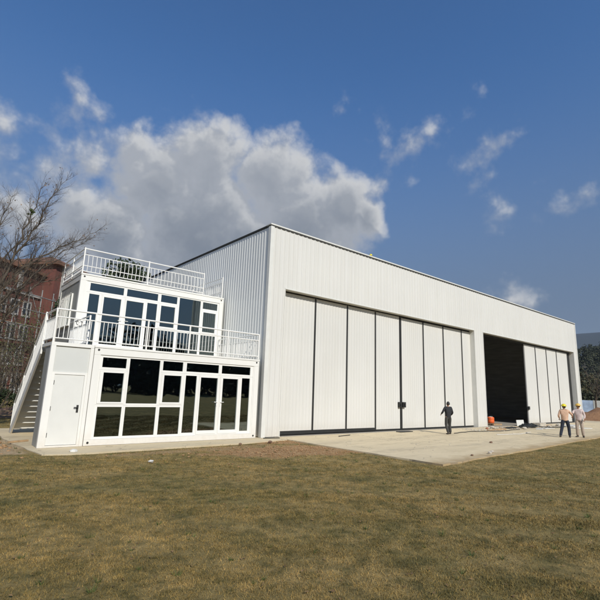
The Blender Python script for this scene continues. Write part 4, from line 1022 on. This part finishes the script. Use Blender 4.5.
# ------------------------------------------------------------------ light
SUN_AZ, SUN_EL = R(-12), R(36)      # azimuth from -Y turned towards -X
sd = Vector((math.sin(SUN_AZ)*math.cos(SUN_EL), -math.cos(SUN_AZ)*math.cos(SUN_EL), math.sin(SUN_EL)))
sl = D.lights.new('sun', 'SUN'); sl.energy = 4.4; sl.angle = R(.53); sl.color = (1, .965, .895)
so = D.objects.new('sun', sl); COL.objects.link(so); so.rotation_euler = sd.to_track_quat('Z', 'Y').to_euler()
w = D.worlds.new('World'); S.world = w; w.use_nodes = True; nt = w.node_tree; nt.nodes.clear()
out = N(nt, 'ShaderNodeOutputWorld'); bg = N(nt, 'ShaderNodeBackground'); L(nt, bg.outputs[0], out.inputs[0]); bg.inputs[1].default_value = .085
sky = N(nt, 'ShaderNodeTexSky'); sky.sky_type = 'NISHITA'; sky.sun_disc = False; sky.sun_elevation = SUN_EL
sky.sun_rotation = math.atan2(sd.x, sd.y); sky.air_density = 1.15; sky.dust_density = .6; sky.ozone_density = 2.2; sky.altitude = 50
gen = N(nt, 'ShaderNodeTexCoord').outputs['Generated']
CL = [(0.4055,0.7816,0.4740,0.12,1.25),(0.5262,0.7280,0.4395,0.135,1.3),(0.6384,0.6548,0.4047,0.115,1.3),(0.6926,0.6067,0.3901,0.06,1.15),(0.3051,0.8641,0.4002,0.135,1.15),
(0.1968,0.8797,0.4328,0.07,.65),(0.4181,0.8476,0.3268,0.20,1.5),(0.2532,0.9191,0.3019,0.16,1.2),(0.5988,0.7240,0.3425,0.17,1.5),(0.1262,0.9054,0.4054,0.09,.5),
(0.0504,0.8919,0.4494,0.06,.62),(0.1368,0.8542,0.5016,0.06,.45),(0.7025,0.5012,0.5053,0.04,.24),(0.7141,0.4580,0.5294,0.03,.22),(0.8130,0.4007,0.4225,0.065,.20),
(0.8434,0.3832,0.3767,0.04,.16),(0.8948,0.3976,0.2032,0.05,.26),(0.5857,0.5992,0.5458,0.03,.10),(0.6794,0.5403,0.4964,0.04,.12),(0.8609,0.2780,0.4261,0.04,.04),(0.0968,0.9465,0.3077,0.11,.6),
(0.0,0.93,0.36,0.13,.6),(0.52,0.80,0.30,0.16,1.4)]
# cloud density as a node group of the view direction
g = D.node_groups.new('cloud_density', 'ShaderNodeTree')
g.interface.new_socket('Vector', in_out='INPUT', socket_type='NodeSocketVector'); g.interface.new_socket('Density', in_out='OUTPUT', socket_type='NodeSocketFloat')
gi = g.nodes.new('NodeGroupInput'); go = g.nodes.new('NodeGroupOutput')
def math_(op, a, b=None, c=None, clamp=False):
    n_ = g.nodes.new('ShaderNodeMath'); n_.operation = op; n_.use_clamp = clamp
    for i, v in enumerate((a, b, c)):
        if v is None: continue
        if isinstance(v, (int, float)): n_.inputs[i].default_value = v
        else: g.links.new(v, n_.inputs[i])
    return n_.outputs[0]
wn = g.nodes.new('ShaderNodeTexNoise'); wn.inputs['Scale'].default_value = 7; wn.inputs['Detail'].default_value = 4; g.links.new(gi.outputs[0], wn.inputs['Vector'])
sb = g.nodes.new('ShaderNodeVectorMath'); sb.operation = 'SUBTRACT'; g.links.new(wn.outputs['Color'], sb.inputs[0]); sb.inputs[1].default_value = (.5, .5, .5)
sc_ = g.nodes.new('ShaderNodeVectorMath'); sc_.operation = 'SCALE'; g.links.new(sb.outputs[0], sc_.inputs[0]); sc_.inputs[3].default_value = .10
ad = g.nodes.new('ShaderNodeVectorMath'); ad.operation = 'ADD'; g.links.new(gi.outputs[0], ad.inputs[0]); g.links.new(sc_.outputs[0], ad.inputs[1])
cur = None
for (x, y, z, r_, wt) in CL:
    dt = g.nodes.new('ShaderNodeVectorMath'); dt.operation = 'DISTANCE'; g.links.new(ad.outputs[0] if r_ > .03 else gi.outputs[0], dt.inputs[0]); dt.inputs[1].default_value = (x, y, z)
    v = math_('MULTIPLY_ADD', dt.outputs['Value'], -wt/r_, wt)
    cur = v if cur is None else math_('MAXIMUM', cur, v)
vo = g.nodes.new('ShaderNodeTexVoronoi'); vo.feature = 'F1'; vo.inputs['Scale'].default_value = 14; vo.inputs['Detail'].default_value = 3
vo.inputs['Roughness'].default_value = .55; vo.inputs['Lacunarity'].default_value = 2.1; vo.normalize = True
w2 = g.nodes.new('ShaderNodeVectorMath'); w2.operation = 'SCALE'; g.links.new(sb.outputs[0], w2.inputs[0]); w2.inputs[3].default_value = .05
a2 = g.nodes.new('ShaderNodeVectorMath'); a2.operation = 'ADD'; g.links.new(gi.outputs[0], a2.inputs[0]); g.links.new(w2.outputs[0], a2.inputs[1]); g.links.new(a2.outputs[0], vo.inputs['Vector'])
fb = g.nodes.new('ShaderNodeTexNoise'); fb.inputs['Scale'].default_value = 9; fb.inputs['Detail'].default_value = 7; fb.inputs['Roughness'].default_value = .58; g.links.new(gi.outputs[0], fb.inputs['Vector'])
nn = math_('SUBTRACT', fb.outputs['Fac'], .5)
cl_ = math_('MAXIMUM', cur, -.5)
dens = math_('MULTIPLY_ADD', nn, 1.3, cl_)
dens = math_('ADD', dens, math_('MULTIPLY', math_('SUBTRACT', .30, vo.outputs['Distance']), 1.1))
g.links.new(dens, go.inputs[0])
def G(vec):
    n_ = nt.nodes.new('ShaderNodeGroup'); n_.node_tree = g; L(nt, vec, n_.inputs[0]); return n_.outputs[0]
d0 = G(gen)
of = N(nt, 'ShaderNodeVectorMath', op='ADD'); L(nt, gen, of.inputs[0]); of.inputs[1].default_value = (.008, -.010, .022)
d1 = G(of.outputs[0])
df = N(nt, 'ShaderNodeMath', op='SUBTRACT'); L(nt, d0, df.inputs[0]); L(nt, d1, df.inputs[1])
lit = N(nt, 'ShaderNodeMapRange', interpolation_type='SMOOTHSTEP'); L(nt, df.outputs[0], lit.inputs[0]); lit.inputs[1].default_value = .0; lit.inputs[2].default_value = .36
thick = N(nt, 'ShaderNodeMapRange', interpolation_type='SMOOTHSTEP'); L(nt, d0, thick.inputs[0]); thick.inputs[1].default_value = .2; thick.inputs[2].default_value = 1.3
thick.inputs[3].default_value = 0; thick.inputs[4].default_value = 1
alpha = N(nt, 'ShaderNodeMapRange', interpolation_type='SMOOTHSTEP'); L(nt, d0, alpha.inputs[0]); alpha.inputs[1].default_value = .04; alpha.inputs[2].default_value = .66; alpha.inputs[4].default_value = .95
K = 1/.085
white = tuple(x*K for x in (.68, .68, .67)); grey = tuple(x*K for x in (.20, .228, .27)); mid = tuple(x*K for x in (.42, .44, .475))
sz = N(nt, 'ShaderNodeSeparateXYZ'); L(nt, gen, sz.inputs[0])
el = N(nt, 'ShaderNodeMapRange', interpolation_type='SMOOTHSTEP'); L(nt, sz.outputs[2], el.inputs[0]); el.inputs[1].default_value = .27; el.inputs[2].default_value = .50; el.inputs[3].default_value = 1; el.inputs[4].default_value = .42
te = N(nt, 'ShaderNodeMath', op='MULTIPLY'); L(nt, thick.outputs[0], te.inputs[0]); L(nt, el.outputs[0], te.inputs[1])
c = mix(nt, te.outputs[0], mid, grey)
tk = N(nt, 'ShaderNodeMapRange'); L(nt, d0, tk.inputs[0]); tk.inputs[1].default_value = .35; tk.inputs[2].default_value = 1.15; tk.inputs[3].default_value = 1; tk.inputs[4].default_value = .10
lm = N(nt, 'ShaderNodeMath', op='MULTIPLY'); L(nt, lit.outputs[0], lm.inputs[0]); L(nt, tk.outputs[0], lm.inputs[1])
c = mix(nt, lm.outputs[0], c, white)
# clear air: Nishita, pulled down to the dull grey-blue haze near the horizon
sep = N(nt, 'ShaderNodeSeparateXYZ'); L(nt, gen, sep.inputs[0])
hz = N(nt, 'ShaderNodeMapRange', interpolation_type='SMOOTHSTEP'); L(nt, sep.outputs[2], hz.inputs[0]); hz.inputs[1].default_value = .10; hz.inputs[2].default_value = .66; hz.inputs[3].default_value = 1; hz.inputs[4].default_value = 0
hazec = tuple(x*K for x in (.130, .165, .228))
base = mix(nt, 1.0, sky.outputs[0], (.62, 1.04, 1.46), 'MULTIPLY')
hm = N(nt, 'ShaderNodeMath', op='MULTIPLY'); L(nt, hz.outputs[0], hm.inputs[0]); hm.inputs[1].default_value = .9
skyc = mix(nt, hm.outputs[0], base, hazec)
L(nt, mix(nt, alpha.outputs[0], skyc, c), bg.inputs[0])
w.cycles.sampling_method = 'MANUAL'; w.cycles.sample_map_resolution = 512

# ------------------------------------------------------------------ camera
cam = D.cameras.new('camera'); co = D.objects.new('camera', cam); COL.objects.link(co); S.camera = co
cam.sensor_fit = 'HORIZONTAL'; cam.sensor_width = 36; cam.lens = 36*442.67/600; cam.clip_end = 6000; cam.clip_start = .1
rm = [[0.762225, -0.64642, 0.033981], [-0.156392, -0.132961, 0.978705], [0.628136, 0.751308, 0.202441]]
mt = Matrix((( rm[0][0], rm[1][0], -rm[2][0], CAM[0]), (rm[0][1], rm[1][1], -rm[2][1], CAM[1]), (rm[0][2], rm[1][2], -rm[2][2], CAM[2]), (0, 0, 0, 1)))
co.matrix_world = mt
S.view_settings.view_transform = 'Standard'; S.view_settings.look = 'None'; S.view_settings.exposure = .05; S.view_settings.gamma = 1; S.view_settings.use_curve_mapping = False
S.cycles.max_bounces = 6; S.cycles.transparent_max_bounces = 12
